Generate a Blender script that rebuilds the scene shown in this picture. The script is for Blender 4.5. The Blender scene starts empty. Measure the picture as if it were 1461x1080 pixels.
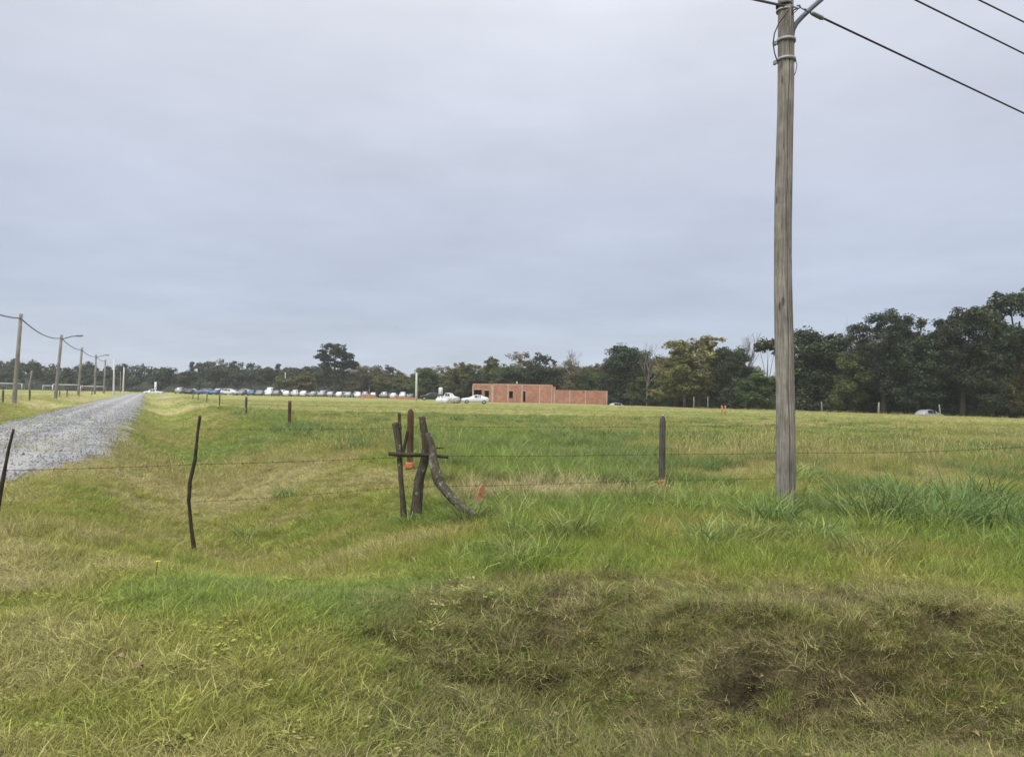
import bpy, math, random
import numpy as np
from mathutils import Vector, Matrix

random.seed(7)
rng = np.random.default_rng(7)
scene = bpy.context.scene
COL = scene.collection
PI = math.pi

# ------------------------------------------------------------------ camera
F = 1080.0
PITCH, ROLL, CAMZ = math.radians(1.22), math.radians(1.1), 1.6
_Uw = Vector((0, -math.sin(PITCH), math.cos(PITCH)))
_Xw = Vector((1, 0, 0))
CF = Vector((0, math.cos(PITCH), math.sin(PITCH)))
CR = _Xw * math.cos(ROLL) + _Uw * math.sin(ROLL)
CU = _Uw * math.cos(ROLL) - _Xw * math.sin(ROLL)
cd = bpy.data.cameras.new('camera')
cd.sensor_width = 36
cd.lens = 36 * F / 1461
cd.clip_end = 6000
cd.clip_start = 0.05
cam = bpy.data.objects.new('camera', cd)
COL.objects.link(cam)
cam.matrix_world = Matrix(((CR.x, CU.x, -CF.x, 0), (CR.y, CU.y, -CF.y, 0), (CR.z, CU.z, -CF.z, CAMZ), (0, 0, 0, 1)))
scene.camera = cam
CAM = Vector((0, 0, CAMZ))


def ray(px, py):
    d = CF + CR * ((px - 730.5) / F) + CU * ((540 - py) / F)
    return d


def at(px, py, Y):
    d = ray(px, py)
    return CAM + d * (Y / d.y)


# ------------------------------------------------------------------ noise
def _hash(ix, iy, seed):
    h = (ix.astype(np.int64) * 374761393 + iy.astype(np.int64) * 668265263 + seed * 974634777) & 0xffffffff
    h = ((h ^ (h >> 13)) * 1274126177) & 0xffffffff
    h = (h ^ (h >> 16)) & 0xffffffff
    return h / 4294967295.0


def vnoise(x, y, seed=0):
    x = np.asarray(x, float); y = np.asarray(y, float)
    ix = np.floor(x); iy = np.floor(y)
    fx = x - ix; fy = y - iy
    fx = fx * fx * (3 - 2 * fx); fy = fy * fy * (3 - 2 * fy)
    a = _hash(ix, iy, seed); b = _hash(ix + 1, iy, seed)
    c = _hash(ix, iy + 1, seed); d = _hash(ix + 1, iy + 1, seed)
    return a + (b - a) * fx + (c - a) * fy + (a - b - c + d) * fx * fy


def fbm(x, y, seed=0, o=3):
    v = 0; amp = .5; tot = 0
    for k in range(o):
        v = v + amp * vnoise(x * 2 ** k, y * 2 ** k, seed + k * 17); tot += amp; amp *= .5
    return v / tot


def sst(a, b, x):
    t = np.clip((x - a) / (b - a), 0, 1)
    return t * t * (3 - 2 * t)


# ------------------------------------------------------------------ terrain
def road_st(x, y):
    dx = x + 16.2; dy = y - 27
    return dx * .9033 + dy * .429, -dx * .429 + dy * .9033


def edge_e(x, y):
    return (x - 18) * .823 + (y - 144) * .567


def front_ditch(x, y):
    bank = 6.1 + .5 * (fbm(x / 1.6, x * 0 + 3.3, 5) - .5) * 2 - .12 * np.clip(x, 0, 5)
    m = sst(-2.0, .8, x)
    d = sst(bank, bank - 1.0, y) * (1 - .5 * sst(4.2, 2.2, y))
    return m * d, bank


PITS = ((1.50, 5.06, .17, .07), (1.72, 5.10, .12, .06), (2.38, 5.16, .20, .07), (2.66, 5.24, .14, .06), (2.05, 5.02, .10, .05), (-.80, 5.35, .16, .07), (-.35, 5.22, .14, .06), (.2, 5.30, .12, .05), (3.3, 5.75, .16, .06), (-1.9, 7.1, .20, .09), (.95, 5.5, .12, .05))


def pits(x, y):
    p = 0
    for cx, cy, rx, ry in PITS:
        w = 1 + .5 * (vnoise(x / .12, y / .12, 14) - .5)
        p = p + np.exp(-(((x - cx) / rx) ** 2 + ((y - cy) / ry) ** 2) * w)
    return np.clip(p, 0, 1)


def H(x, y):
    x = np.asarray(x, float); y = np.asarray(y, float)
    s, t = road_st(x, y)
    z = .16 * (fbm(x / 15, y / 15, 1) - .5) + .10 * (fbm(x / 2.6, y / 2.6, 2) - .5)
    near = 1 - sst(12, 40, y)
    z = z + near * .06 * (fbm(x / .55, y / .55, 3) - .5)
    z = z - .66 * np.exp(-((s - 4.2) / 1.4) ** 2) * sst(5.5, 9.5, y)
    z = z + .22 * np.exp(-((s - 8.0) / 2.2) ** 2) * sst(8, 13, y)
    z = z - .38 * np.exp(-((s + 4.6) / 1.3) ** 2) + .30 * np.exp(-((s + 8.0) / 2.2) ** 2) * (.5 + fbm(t / 9, s / 5, 9))
    fd, bank = front_ditch(x, y)
    z = z - .52 * fd
    lump = np.exp(-((y - bank + .35) / .7) ** 2) * sst(-1.5, .6, x)
    z = z + lump * (.36 * (fbm(x / .8, y / .5, 11) - .5) + .22 * (vnoise(x / .27, y / .27, 12) - .5))
    z = z - .26 * pits(x, y)
    for cx, cy, rx, ry in PITS:
        z = z + .07 * np.exp(-(((x - cx) / (rx * 1.3)) ** 2 + ((y - cy - ry * 2.0) / (ry * 1.1)) ** 2))
    # path shoulder at the left of the frame
    z = z * (1 - .0 * x)
    rm = (1 - sst(2.0, 2.9, np.abs(s))) * sst(9.5, 12.0, y)
    z = z * (1 - rm) + (.06 + .04 * (fbm(x / 3, y / 3, 21) - .5) + .05 * (1 - (s / 2.3) ** 2)) * rm
    z = z - .85 * sst(0, 5, edge_e(x, y)) * sst(40, 70, y)
    return z


def h1(x, y):
    return float(H(np.array([x]), np.array([y]))[0])


def gnd(px, py):
    d = ray(px, py)
    t = .5
    prev = t
    while t < 900:
        p = CAM + d * t
        if p.z <= h1(p.x, p.y):
            a, b = prev, t
            for _ in range(24):
                m = (a + b) / 2
                q = CAM + d * m
                if q.z <= h1(q.x, q.y): b = m
                else: a = m
            return CAM + d * b
        prev = t
        t *= 1.01
    p = at(px, py, 200)
    return Vector((p.x, p.y, h1(p.x, p.y)))


def gat(px, py, Y):
    """ground point under the ray at depth Y"""
    p = at(px, py, Y)
    return Vector((p.x, p.y, h1(p.x, p.y)))


# ------------------------------------------------------------------ helpers
def S(r, g, b):
    f = lambda c: (c / 255 / 12.92) if c <= 10 else ((c / 255 + .055) / 1.055) ** 2.4
    return (f(r), f(g), f(b), 1)


def tag(o, label=None, cat=None, group=None, kind=None):
    if label: o['label'] = label
    if cat: o['category'] = cat
    if group: o['group'] = group
    if kind: o['kind'] = kind
    return o


def empty(name, loc, rz=0):
    o = bpy.data.objects.new(name, None)
    o.empty_display_size = .2
    COL.objects.link(o)
    o.location = loc
    o.rotation_euler = (0, 0, rz)
    return o


class MB:
    def __init__(self):
        self.v = []; self.f = []; self.c = []

    def add(self, vs, fs, c=None):
        n = len(self.v)
        self.v.extend([tuple(p) for p in vs])
        self.f.extend([tuple(i + n for i in f) for f in fs])
        self.c.extend([c if c else (1, 0, 0, 1)] * len(vs))
        return self

    def box(self, x0, x1, y0, y1, z0, z1, bev=0):
        vs = [(x, y, z) for z in (z0, z1) for y in (y0, y1) for x in (x0, x1)]
        return self.add(vs, [(0, 2, 3, 1), (4, 5, 7, 6), (0, 1, 5, 4), (2, 6, 7, 3), (0, 4, 6, 2), (1, 3, 7, 5)])

    def tube(self, pts, rad, n=8, cap=True, rfun=None, c=None):
        pts = [Vector(p) for p in pts]
        if not hasattr(rad, '__len__'): rad = [rad] * len(pts)
        t0 = (pts[1] - pts[0]).normalized()
        u = t0.orthogonal().normalized()
        if abs(t0.z) > .8:
            u = Vector((1, 0, 0)); u = (u - t0 * u.dot(t0)).normalized()
        vs = []
        for i, p in enumerate(pts):
            t = (pts[min(i + 1, len(pts) - 1)] - pts[max(i - 1, 0)]).normalized()
            u = (u - t * u.dot(t)).normalized()
            w = t.cross(u)
            for k in range(n):
                a = 2 * PI * k / n
                r = rad[i] * (rfun(a, i) if rfun else 1)
                vs.append(p + (u * math.cos(a) + w * math.sin(a)) * r)
        fs = []
        for i in range(len(pts) - 1):
            for k in range(n):
                a = i * n + k; b = i * n + (k + 1) % n
                fs.append((a, b, b + n, a + n))
        if cap:
            fs.append(tuple(range(n - 1, -1, -1)))
            fs.append(tuple(range((len(pts) - 1) * n, len(pts) * n)))
        return self.add(vs, fs, c)

    def build(self, name, mat, parent=None, smooth=False, loc=None, attr=False):
        me = bpy.data.meshes.new(name)
        me.from_pydata(self.v, [], self.f)
        if attr:
            a = me.attributes.new('v', 'FLOAT_COLOR', 'POINT')
            a.data.foreach_set('color', np.array(self.c, float).ravel())
        if smooth:
            me.polygons.foreach_set('use_smooth', [True] * len(me.polygons))
        me.update()
        me.materials.append(mat)
        o = bpy.data.objects.new(name, me)
        COL.objects.link(o)
        if parent: o.parent = parent
        if loc is not None: o.location = loc
        return o


def npmesh(name, V, Fq, mat, attrs=None, smooth=False, link=True):
    """V (n,3), Fq (m,4|3)"""
    me = bpy.data.meshes.new(name)
    k = Fq.shape[1]
    me.vertices.add(len(V)); me.vertices.foreach_set('co', V.astype(np.float32).ravel())
    me.loops.add(Fq.size); me.loops.foreach_set('vertex_index', Fq.astype(np.int32).ravel())
    me.polygons.add(len(Fq))
    me.polygons.foreach_set('loop_start', np.arange(0, Fq.size, k, dtype=np.int32))
    if smooth: me.polygons.foreach_set('use_smooth', np.ones(len(Fq), bool))
    for an, data in (attrs or {}).items():
        a = me.attributes.new(an, 'FLOAT_COLOR', 'POINT')
        a.data.foreach_set('color', data.astype(np.float32).ravel())
    me.update(calc_edges=True)
    me.materials.append(mat)
    o = bpy.data.objects.new(name, me)
    if link: COL.objects.link(o)
    return o


def copy_tree(o, parent=None):
    c = o.copy(); COL.objects.link(c); c.parent = parent
    for ch in list(o.children): copy_tree(ch, c)
    return c


# ------------------------------------------------------------------ materials
def nmat(name):
    m = bpy.data.materials.new(name); m.use_nodes = True
    nt = m.node_tree
    b = nt.nodes['Principled BSDF']
    return m, nt, b


def plain(name, col, rough=.7, metal=0, vary=.25, scale=8, bump=0, spec=.3, stretch=None):
    m, nt, b = nmat(name)
    b.inputs['Roughness'].default_value = rough
    b.inputs['Metallic'].default_value = metal
    b.inputs['Specular IOR Level'].default_value = spec
    tc = nt.nodes.new('ShaderNodeTexCoord')
    no = nt.nodes.new('ShaderNodeTexNoise'); no.inputs['Scale'].default_value = scale; no.inputs['Detail'].default_value = 5
    src = tc.outputs['Object']
    if stretch:
        mp = nt.nodes.new('ShaderNodeMapping'); mp.inputs['Scale'].default_value = stretch
        nt.links.new(src, mp.inputs['Vector']); src = mp.outputs['Vector']
    nt.links.new(src, no.inputs['Vector'])
    mr = nt.nodes.new('ShaderNodeMapRange'); mr.inputs['From Min'].default_value = .25; mr.inputs['From Max'].default_value = .75
    mr.inputs['To Min'].default_value = 1 - vary; mr.inputs['To Max'].default_value = 1 + vary
    nt.links.new(no.outputs['Fac'], mr.inputs['Value'])
    mx = nt.nodes.new('ShaderNodeVectorMath'); mx.operation = 'SCALE'
    mx.inputs[0].default_value = col[:3]
    nt.links.new(mr.outputs['Result'], mx.inputs['Scale'])
    nt.links.new(mx.outputs['Vector'], b.inputs['Base Color'])
    if bump:
        bp = nt.nodes.new('ShaderNodeBump'); bp.inputs['Strength'].default_value = bump; bp.inputs['Distance'].default_value = .02
        nt.links.new(no.outputs['Fac'], bp.inputs['Height']); nt.links.new(bp.outputs['Normal'], b.inputs['Normal'])
    return m


def leaf_mat(name, dry=(.16, .13, .055), transl=.25, inst=False, objcol=None, dryk=.5):
    """blade/leaf colour: tint attribute (per instance) or fixed colour, times per-leaf brightness v.r, mixed to dry by v.g"""
    m, nt, b = nmat(name)
    N = nt.nodes.new; L = nt.links.new
    va = N('ShaderNodeAttribute'); va.attribute_name = 'v'
    sp = N('ShaderNodeSeparateColor'); L(va.outputs['Color'], sp.inputs['Color'])
    if inst:
        ti = N('ShaderNodeAttribute'); ti.attribute_name = 'tint'; ti.attribute_type = 'INSTANCER'
        base = ti.outputs['Color']
    else:
        rgb = N('ShaderNodeRGB'); rgb.outputs[0].default_value = objcol
        oi = N('ShaderNodeObjectInfo')
        hs = N('ShaderNodeHueSaturation')
        mr = N('ShaderNodeMapRange'); mr.inputs['To Min'].default_value = .7; mr.inputs['To Max'].default_value = 1.45
        L(oi.outputs['Random'], mr.inputs['Value']); L(mr.outputs['Result'], hs.inputs['Value'])
        mr2 = N('ShaderNodeMapRange'); mr2.inputs['To Min'].default_value = .465; mr2.inputs['To Max'].default_value = .525
        ml = N('ShaderNodeMath'); ml.operation = 'FRACT'
        m7 = N('ShaderNodeMath'); m7.operation = 'MULTIPLY'; m7.inputs[1].default_value = 7.31
        L(oi.outputs['Random'], m7.inputs[0]); L(m7.outputs[0], ml.inputs[0]); L(ml.outputs[0], mr2.inputs['Value'])
        L(mr2.outputs['Result'], hs.inputs['Hue'])
        L(rgb.outputs[0], hs.inputs['Color'])
        base = hs.outputs['Color']
    mx = N('ShaderNodeMix'); mx.data_type = 'RGBA'
    dk = N('ShaderNodeMath'); dk.operation = 'MULTIPLY'; dk.inputs[1].default_value = dryk
    L(sp.outputs['Green'], dk.inputs[0]); L(dk.outputs[0], mx.inputs[0])
    L(base, mx.inputs[6]); mx.inputs[7].default_value = (*dry, 1)
    sc = N('ShaderNodeVectorMath'); sc.operation = 'SCALE'
    L(mx.outputs[2], sc.inputs[0]); L(sp.outputs['Red'], sc.inputs['Scale'])
    b.inputs['Roughness'].default_value = .6
    b.inputs['Specular IOR Level'].default_value = .2
    L(sc.outputs['Vector'], b.inputs['Base Color'])
    if transl > 0:
        tr = N('ShaderNodeBsdfTranslucent'); L(sc.outputs['Vector'], tr.inputs['Color'])
        ms = N('ShaderNodeMixShader'); ms.inputs[0].default_value = transl
        L(b.outputs[0], ms.inputs[1]); L(tr.outputs[0], ms.inputs[2])
        L(ms.outputs[0], nt.nodes['Material Output'].inputs['Surface'])
    return m


# ground
def ground_material():
    m, nt, b = nmat('meadow_soil')
    N = nt.nodes.new; L = nt.links.new
    at_ = N('ShaderNodeAttribute'); at_.attribute_name = 'col'
    ge = N('ShaderNodeNewGeometry')
    n1 = N('ShaderNodeTexNoise'); n1.inputs['Scale'].default_value = 5; n1.inputs['Detail'].default_value = 8; n1.inputs['Roughness'].default_value = .7
    n2 = N('ShaderNodeTexNoise'); n2.inputs['Scale'].default_value = .35; n2.inputs['Detail'].default_value = 6; n2.inputs['Roughness'].default_value = .65
    L(ge.outputs['Position'], n1.inputs['Vector']); L(ge.outputs['Position'], n2.inputs['Vector'])
    r1 = N('ShaderNodeMapRange'); r1.inputs['From Min'].default_value = .3; r1.inputs['From Max'].default_value = .7; r1.inputs['To Min'].default_value = .4; r1.inputs['To Max'].default_value = 1.6
    n3 = N('ShaderNodeTexNoise'); n3.inputs['Scale'].default_value = 55; n3.inputs['Detail'].default_value = 5; n3.inputs['Roughness'].default_value = .75
    L(ge.outputs['Position'], n3.inputs['Vector'])
    r3 = N('ShaderNodeMapRange'); r3.inputs['From Min'].default_value = .35; r3.inputs['From Max'].default_value = .65; r3.inputs['To Min'].default_value = .45; r3.inputs['To Max'].default_value = 1.6
    L(n3.outputs['Fac'], r3.inputs['Value'])
    r2 = N('ShaderNodeMapRange'); r2.inputs['From Min'].default_value = .3; r2.inputs['From Max'].default_value = .7; r2.inputs['To Min'].default_value = .8; r2.inputs['To Max'].default_value = 1.2
    L(n1.outputs['Fac'], r1.inputs['Value']); L(n2.outputs['Fac'], r2.inputs['Value'])
    mu = N('ShaderNodeMath'); mu.operation = 'MULTIPLY'; L(r1.outputs[0], mu.inputs[0]); L(r2.outputs[0], mu.inputs[1])
    mu2 = N('ShaderNodeMath'); mu2.operation = 'MULTIPLY'; L(mu.outputs[0], mu2.inputs[0]); L(r3.outputs[0], mu2.inputs[1]); mu = mu2
    sc = N('ShaderNodeVectorMath'); sc.operation = 'SCALE'
    L(at_.outputs['Color'], sc.inputs[0]); L(mu.outputs[0], sc.inputs['Scale'])
    L(sc.outputs['Vector'], b.inputs['Base Color'])
    b.inputs['Roughness'].default_value = .95; b.inputs['Specular IOR Level'].default_value = .05
    bp = N('ShaderNodeBump'); bp.inputs['Strength'].default_value = .7; bp.inputs['Distance'].default_value = .06
    ad = N('ShaderNodeMath'); ad.operation = 'MULTIPLY_ADD'; ad.inputs[1].default_value = .4; L(n3.outputs['Fac'], ad.inputs[0]); L(n1.outputs['Fac'], ad.inputs[2])
    L(ad.outputs[0], bp.inputs['Height']); L(bp.outputs['Normal'], b.inputs['Normal'])
    return m


def gravel_material(name, stone=False):
    m, nt, b = nmat(name)
    N = nt.nodes.new; L = nt.links.new
    ge = N('ShaderNodeNewGeometry')
    vo = N('ShaderNodeTexVoronoi'); vo.inputs['Scale'].default_value = 22
    no = N('ShaderNodeTexNoise'); no.inputs['Scale'].default_value = .7; no.inputs['Detail'].default_value = 7; no.inputs['Roughness'].default_value = .7
    L(ge.outputs['Position'], vo.inputs['Vector']); L(ge.outputs['Position'], no.inputs['Vector'])
    cr = N('ShaderNodeValToRGB')
    e = cr.color_ramp.elements
    e[0].position = 0; e[0].color = (.19, .19, .19, 1); e[1].position = 1; e[1].color = (.35, .35, .35, 1)
    if stone:
        oi = N('ShaderNodeObjectInfo'); L(oi.outputs['Random'], cr.inputs['Fac'])
    else:
        sp = N('ShaderNodeSeparateColor'); L(vo.outputs['Color'], sp.inputs['Color']); L(sp.outputs['Red'], cr.inputs['Fac'])
    mr = N('ShaderNodeMapRange'); mr.inputs['From Min'].default_value = .3; mr.inputs['From Max'].default_value = .7; mr.inputs['To Min'].default_value = .75; mr.inputs['To Max'].default_value = 1.2
    L(no.outputs['Fac'], mr.inputs['Value'])
    sc = N('ShaderNodeVectorMath'); sc.operation = 'SCALE'
    L(cr.outputs['Color'], sc.inputs[0]); L(mr.outputs[0], sc.inputs['Scale'])
    if stone: L(sc.outputs['Vector'], b.inputs['Base Color'])
    else:
        # compacted dusty wheel tracks
        va = N('ShaderNodeAttribute'); va.attribute_name = 'v'
        sv = N('ShaderNodeSeparateColor'); L(va.outputs['Color'], sv.inputs['Color'])
        s2 = N('ShaderNodeVectorMath'); s2.operation = 'SCALE'; L(sc.outputs['Vector'], s2.inputs[0]); L(sv.outputs['Red'], s2.inputs['Scale'])
        mx = N('ShaderNodeMix'); mx.data_type = 'RGBA'; mm = N('ShaderNodeMath'); mm.operation = 'MULTIPLY'; mm.inputs[1].default_value = .4
        L(sv.outputs['Green'], mm.inputs[0]); L(mm.outputs[0], mx.inputs[0]); L(s2.outputs['Vector'], mx.inputs[6]); mx.inputs[7].default_value = (.34, .33, .31, 1)
        L(mx.outputs[2], b.inputs['Base Color'])
    b.inputs['Roughness'].default_value = .9; b.inputs['Specular IOR Level'].default_value = .15
    if not stone:
        bp = N('ShaderNodeBump'); bp.inputs['Strength'].default_value = .8; bp.inputs['Distance'].default_value = .04
        L(vo.outputs['Distance'], bp.inputs['Height']); L(bp.outputs['Normal'], b.inputs['Normal'])
    return m


def brick_material():
    m, nt, b = nmat('hollow_brick')
    N = nt.nodes.new; L = nt.links.new
    tc = N('ShaderNodeTexCoord')
    sx = N('ShaderNodeSeparateXYZ'); L(tc.outputs['Object'], sx.inputs[0])
    ad = N('ShaderNodeMath'); ad.operation = 'ADD'; L(sx.outputs['X'], ad.inputs[0]); L(sx.outputs['Y'], ad.inputs[1])
    cx = N('ShaderNodeCombineXYZ'); L(ad.outputs[0], cx.inputs['X']); L(sx.outputs['Z'], cx.inputs['Y'])
    br = N('ShaderNodeTexBrick')
    br.inputs['Scale'].default_value = 1
    br.inputs['Brick Width'].default_value = .34; br.inputs['Row Height'].default_value = .19
    br.inputs['Mortar Size'].default_value = .012; br.inputs['Bias'].default_value = .1
    br.inputs['Color1'].default_value = (.40, .178, .115, 1); br.inputs['Color2'].default_value = (.27, .115, .075, 1)
    br.inputs['Mortar'].default_value = (.36, .24, .18, 1)
    L(cx.outputs[0], br.inputs['Vector'])
    no = N('ShaderNodeTexNoise'); no.inputs['Scale'].default_value = .6; no.inputs['Detail'].default_value = 6
    L(tc.outputs['Object'], no.inputs['Vector'])
    mr = N('ShaderNodeMapRange'); mr.inputs['From Min'].default_value = .3; mr.inputs['From Max'].default_value = .7; mr.inputs['To Min'].default_value = .8; mr.inputs['To Max'].default_value = 1.2
    L(no.outputs['Fac'], mr.inputs['Value'])
    sc = N('ShaderNodeVectorMath'); sc.operation = 'SCALE'; L(br.outputs['Color'], sc.inputs[0]); L(mr.outputs[0], sc.inputs['Scale'])
    L(sc.outputs['Vector'], b.inputs['Base Color']); b.inputs['Roughness'].default_value = .9
    return m


def wood_material(name, c0, c1, lich=None, zs=.35, knots=True):
    m, nt, b = nmat(name)
    N = nt.nodes.new; L = nt.links.new
    tc = N('ShaderNodeTexCoord')
    mp = N('ShaderNodeMapping'); mp.inputs['Scale'].default_value = (16, 16, zs)
    L(tc.outputs['Object'], mp.inputs['Vector'])
    n1 = N('ShaderNodeTexNoise'); n1.inputs['Scale'].default_value = 3.2; n1.inputs['Detail'].default_value = 8; n1.inputs['Roughness'].default_value = .65; n1.inputs['Distortion'].default_value = .6
    L(mp.outputs[0], n1.inputs['Vector'])
    n2 = N('ShaderNodeTexNoise'); n2.inputs['Scale'].default_value = 2.4; n2.inputs['Detail'].default_value = 6; n2.inputs['Roughness'].default_value = .6
    L(tc.outputs['Object'], n2.inputs['Vector'])
    cr = N('ShaderNodeValToRGB'); e = cr.color_ramp.elements
    e[0].position = .32; e[0].color = (*c0, 1); e[1].position = .68; e[1].color = (*c1, 1)
    L(n1.outputs['Fac'], cr.inputs['Fac'])
    mr = N('ShaderNodeMapRange'); mr.inputs['From Min'].default_value = .3; mr.inputs['From Max'].default_value = .7; mr.inputs['To Min'].default_value = .62; mr.inputs['To Max'].default_value = 1.3
    L(n2.outputs['Fac'], mr.inputs['Value'])
    sc = N('ShaderNodeVectorMath'); sc.operation = 'SCALE'; L(cr.outputs['Color'], sc.inputs[0]); L(mr.outputs[0], sc.inputs['Scale'])
    out = sc.outputs['Vector']
    if lich:
        n3 = N('ShaderNodeTexNoise'); n3.inputs['Scale'].default_value = lich[0]; n3.inputs['Detail'].default_value = 5; n3.inputs['Roughness'].default_value = .7
        L(tc.outputs['Object'], n3.inputs['Vector'])
        r3 = N('ShaderNodeMapRange'); r3.inputs['From Min'].default_value = lich[1]; r3.inputs['From Max'].default_value = lich[1] + .1
        L(n3.outputs['Fac'], r3.inputs['Value'])
        mx = N('ShaderNodeMix'); mx.data_type = 'RGBA'; L(r3.outputs[0], mx.inputs[0]); L(out, mx.inputs[6]); mx.inputs[7].default_value = (*lich[2], 1)
        out = mx.outputs[2]
    if knots:
        vo = N('ShaderNodeTexVoronoi'); vo.inputs['Scale'].default_value = 1.0
        mk = N('ShaderNodeMapping'); mk.inputs['Scale'].default_value = (7, 7, 2.2)
        L(tc.outputs['Object'], mk.inputs['Vector']); L(mk.outputs[0], vo.inputs['Vector'])
        rk = N('ShaderNodeMapRange'); rk.inputs['From Min'].default_value = .12; rk.inputs['From Max'].default_value = .2; rk.inputs['To Min'].default_value = .45; rk.inputs['To Max'].default_value = 1
        L(vo.outputs['Distance'], rk.inputs['Value'])
        s2 = N('ShaderNodeVectorMath'); s2.operation = 'SCALE'; L(out, s2.inputs[0]); L(rk.outputs[0], s2.inputs['Scale']); out = s2.outputs['Vector']
    L(out, b.inputs['Base Color'])
    b.inputs['Roughness'].default_value = .85; b.inputs['Specular IOR Level'].default_value = .15
    bp = N('ShaderNodeBump'); bp.inputs['Strength'].default_value = .6; bp.inputs['Distance'].default_value = .012
    L(n1.outputs['Fac'], bp.inputs['Height']); L(bp.outputs['Normal'], b.inputs['Normal'])
    return m


M = {}
M['ground'] = ground_material()
M['gravel'] = gravel_material('gravel')
M['stone'] = gravel_material('gravel_stone', True)
M['brick'] = brick_material()
M['pole'] = wood_material('weathered_pole_wood', (.105, .096, .080), (.32, .292, .25), zs=.8)
M['farpole'] = plain('grey_pole_wood', (.19, .175, .15), .85, vary=.3, scale=2)
M['bark'] = wood_material('dark_bark', (.022, .017, .012), (.075, .06, .042), zs=2.5, knots=False)
M['bark_lichen'] = wood_material('lichen_bark', (.03, .026, .018), (.105, .09, .062), lich=(14, .60, (.27, .28, .24)), zs=2.5, knots=False)
M['brownwood'] = wood_material('brown_stake_wood', (.055, .032, .02), (.115, .068, .043), zs=.8, knots=False)
M['greywood'] = wood_material('grey_stake_wood', (.05, .045, .04), (.12, .108, .095), zs=.8, knots=False)
M['steel'] = plain('galvanised_steel', (.11, .125, .14), .6, .1, .15, 6)
M['strap'] = plain('pale_strap', (.27, .28, .30), .5, .2, .15, 9)
M['cable'] = plain('black_cable', (.018, .018, .02), .5, 0, .2, 4)
M['wire'] = plain('rusty_wire', (.035, .028, .024), .6, .3, .3, 20)
M['red'] = plain('faded_red_plastic', (.52, .115, .055), .6, 0, .3, 30)
M['ring'] = plain('pale_pink_plastic', (.52, .24, .18), .6, 0, .2, 30)
M['terracotta'] = plain('terracotta', (.44, .20, .115), .8, 0, .3, 20)
M['white'] = plain('white_paint', (.56, .57, .59), .35, 0, .05, 2, spec=.5)
M['silver'] = plain('silver_paint', (.30, .315, .335), .3, .2, .05, 2, spec=.5)
M['grey'] = plain('grey_paint', (.16, .17, .19), .3, .2, .05, 2, spec=.5)
M['black'] = plain('black_paint', (.015, .016, .02), .25, 0, .05, 2, spec=.5)
M['blue'] = plain('blue_paint', (.05, .09, .18), .3, .1, .05, 2, spec=.5)
M['redpaint'] = plain('red_paint', (.28, .025, .02), .3, .1, .05, 2, spec=.5)
M['glass'] = plain('car_glass', (.02, .025, .03), .12, 0, .05, 2, spec=.25)
M['tyre'] = plain('tyre_rubber', (.02, .02, .02), .9, 0, .2, 8)
M['lamp'] = plain('lamp_glass', (.6, .6, .58), .2, 0, .05, 3)
M['tail'] = plain('tail_lamp', (.35, .015, .015), .3, 0, .05, 3)
M['concrete'] = plain('pale_concrete', (.40, .31, .25), .9, 0, .2, 2)
M['palepole'] = plain('pale_concrete_pole', (.46, .46, .43), .85, 0, .12, 1.5)
M['soil'] = plain('red_soil', (.20, .09, .055), .95, 0, .4, 2, .6)
M['rubble'] = plain('grey_rubble', (.27, .24, .2), .95, 0, .5, 3, .8)
M['net'] = plain('goal_net', (.5, .5, .5), .8)
M['skin'] = plain('skin', (.32, .19, .13), .6)
M['hair'] = plain('dark_hair', (.02, .014, .01), .7)
M['shirt'] = plain('red_shirt', (.36, .02, .03), .8)
M['shorts'] = plain('dark_shorts', (.03, .03, .045), .8)
M['trunk'] = plain('tree_bark', (.075, .062, .048), .95, 0, .4, 3, .5)
M['palebark'] = plain('pale_bare_bark', (.16, .135, .115), .95, 0, .3, 3, .4)
M['flower'] = plain('yellow_petals', (.65, .48, .03), .7)
M['deadleaf'] = plain('fallen_leaf', (.24, .17, .09), .8, 0, .3, 30)
M['fieldstone'] = plain('field_stone', (.28, .25, .22), .95, 0, .4, 20, .5)
M['tuft'] = leaf_mat('grass_blades', dry=(.36, .32, .145), inst=True, transl=.3, dryk=.55)
M['tussock'] = leaf_mat('tussock_blades', dry=(.24, .2, .09), objcol=(.17, .245, .075, 1), transl=.3, dryk=.35)
TC = {
    'dark': (.041, .059, .029, 1), 'blue': (.052, .069, .042, 1), 'mid': (.080, .108, .036, 1),
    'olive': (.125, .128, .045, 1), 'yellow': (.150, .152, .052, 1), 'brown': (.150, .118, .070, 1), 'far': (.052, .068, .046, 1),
}
for k, c in TC.items():
    M['leaf_' + k] = leaf_mat('leaves_' + k, dry=(.09, .075, .03), objcol=c, transl=.22, dryk=.45)

# ------------------------------------------------------------------ meadow colours (where the plants themselves differ)
GREEN = np.array((.190, .262, .033)); LUSH = np.array((.150, .235, .042)); YG = np.array((.290, .292, .066))
STRAW = np.array((.42, .375, .165)); BROWN = np.array((.275, .22, .115)); TAN = np.array((.50, .40, .235))


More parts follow.
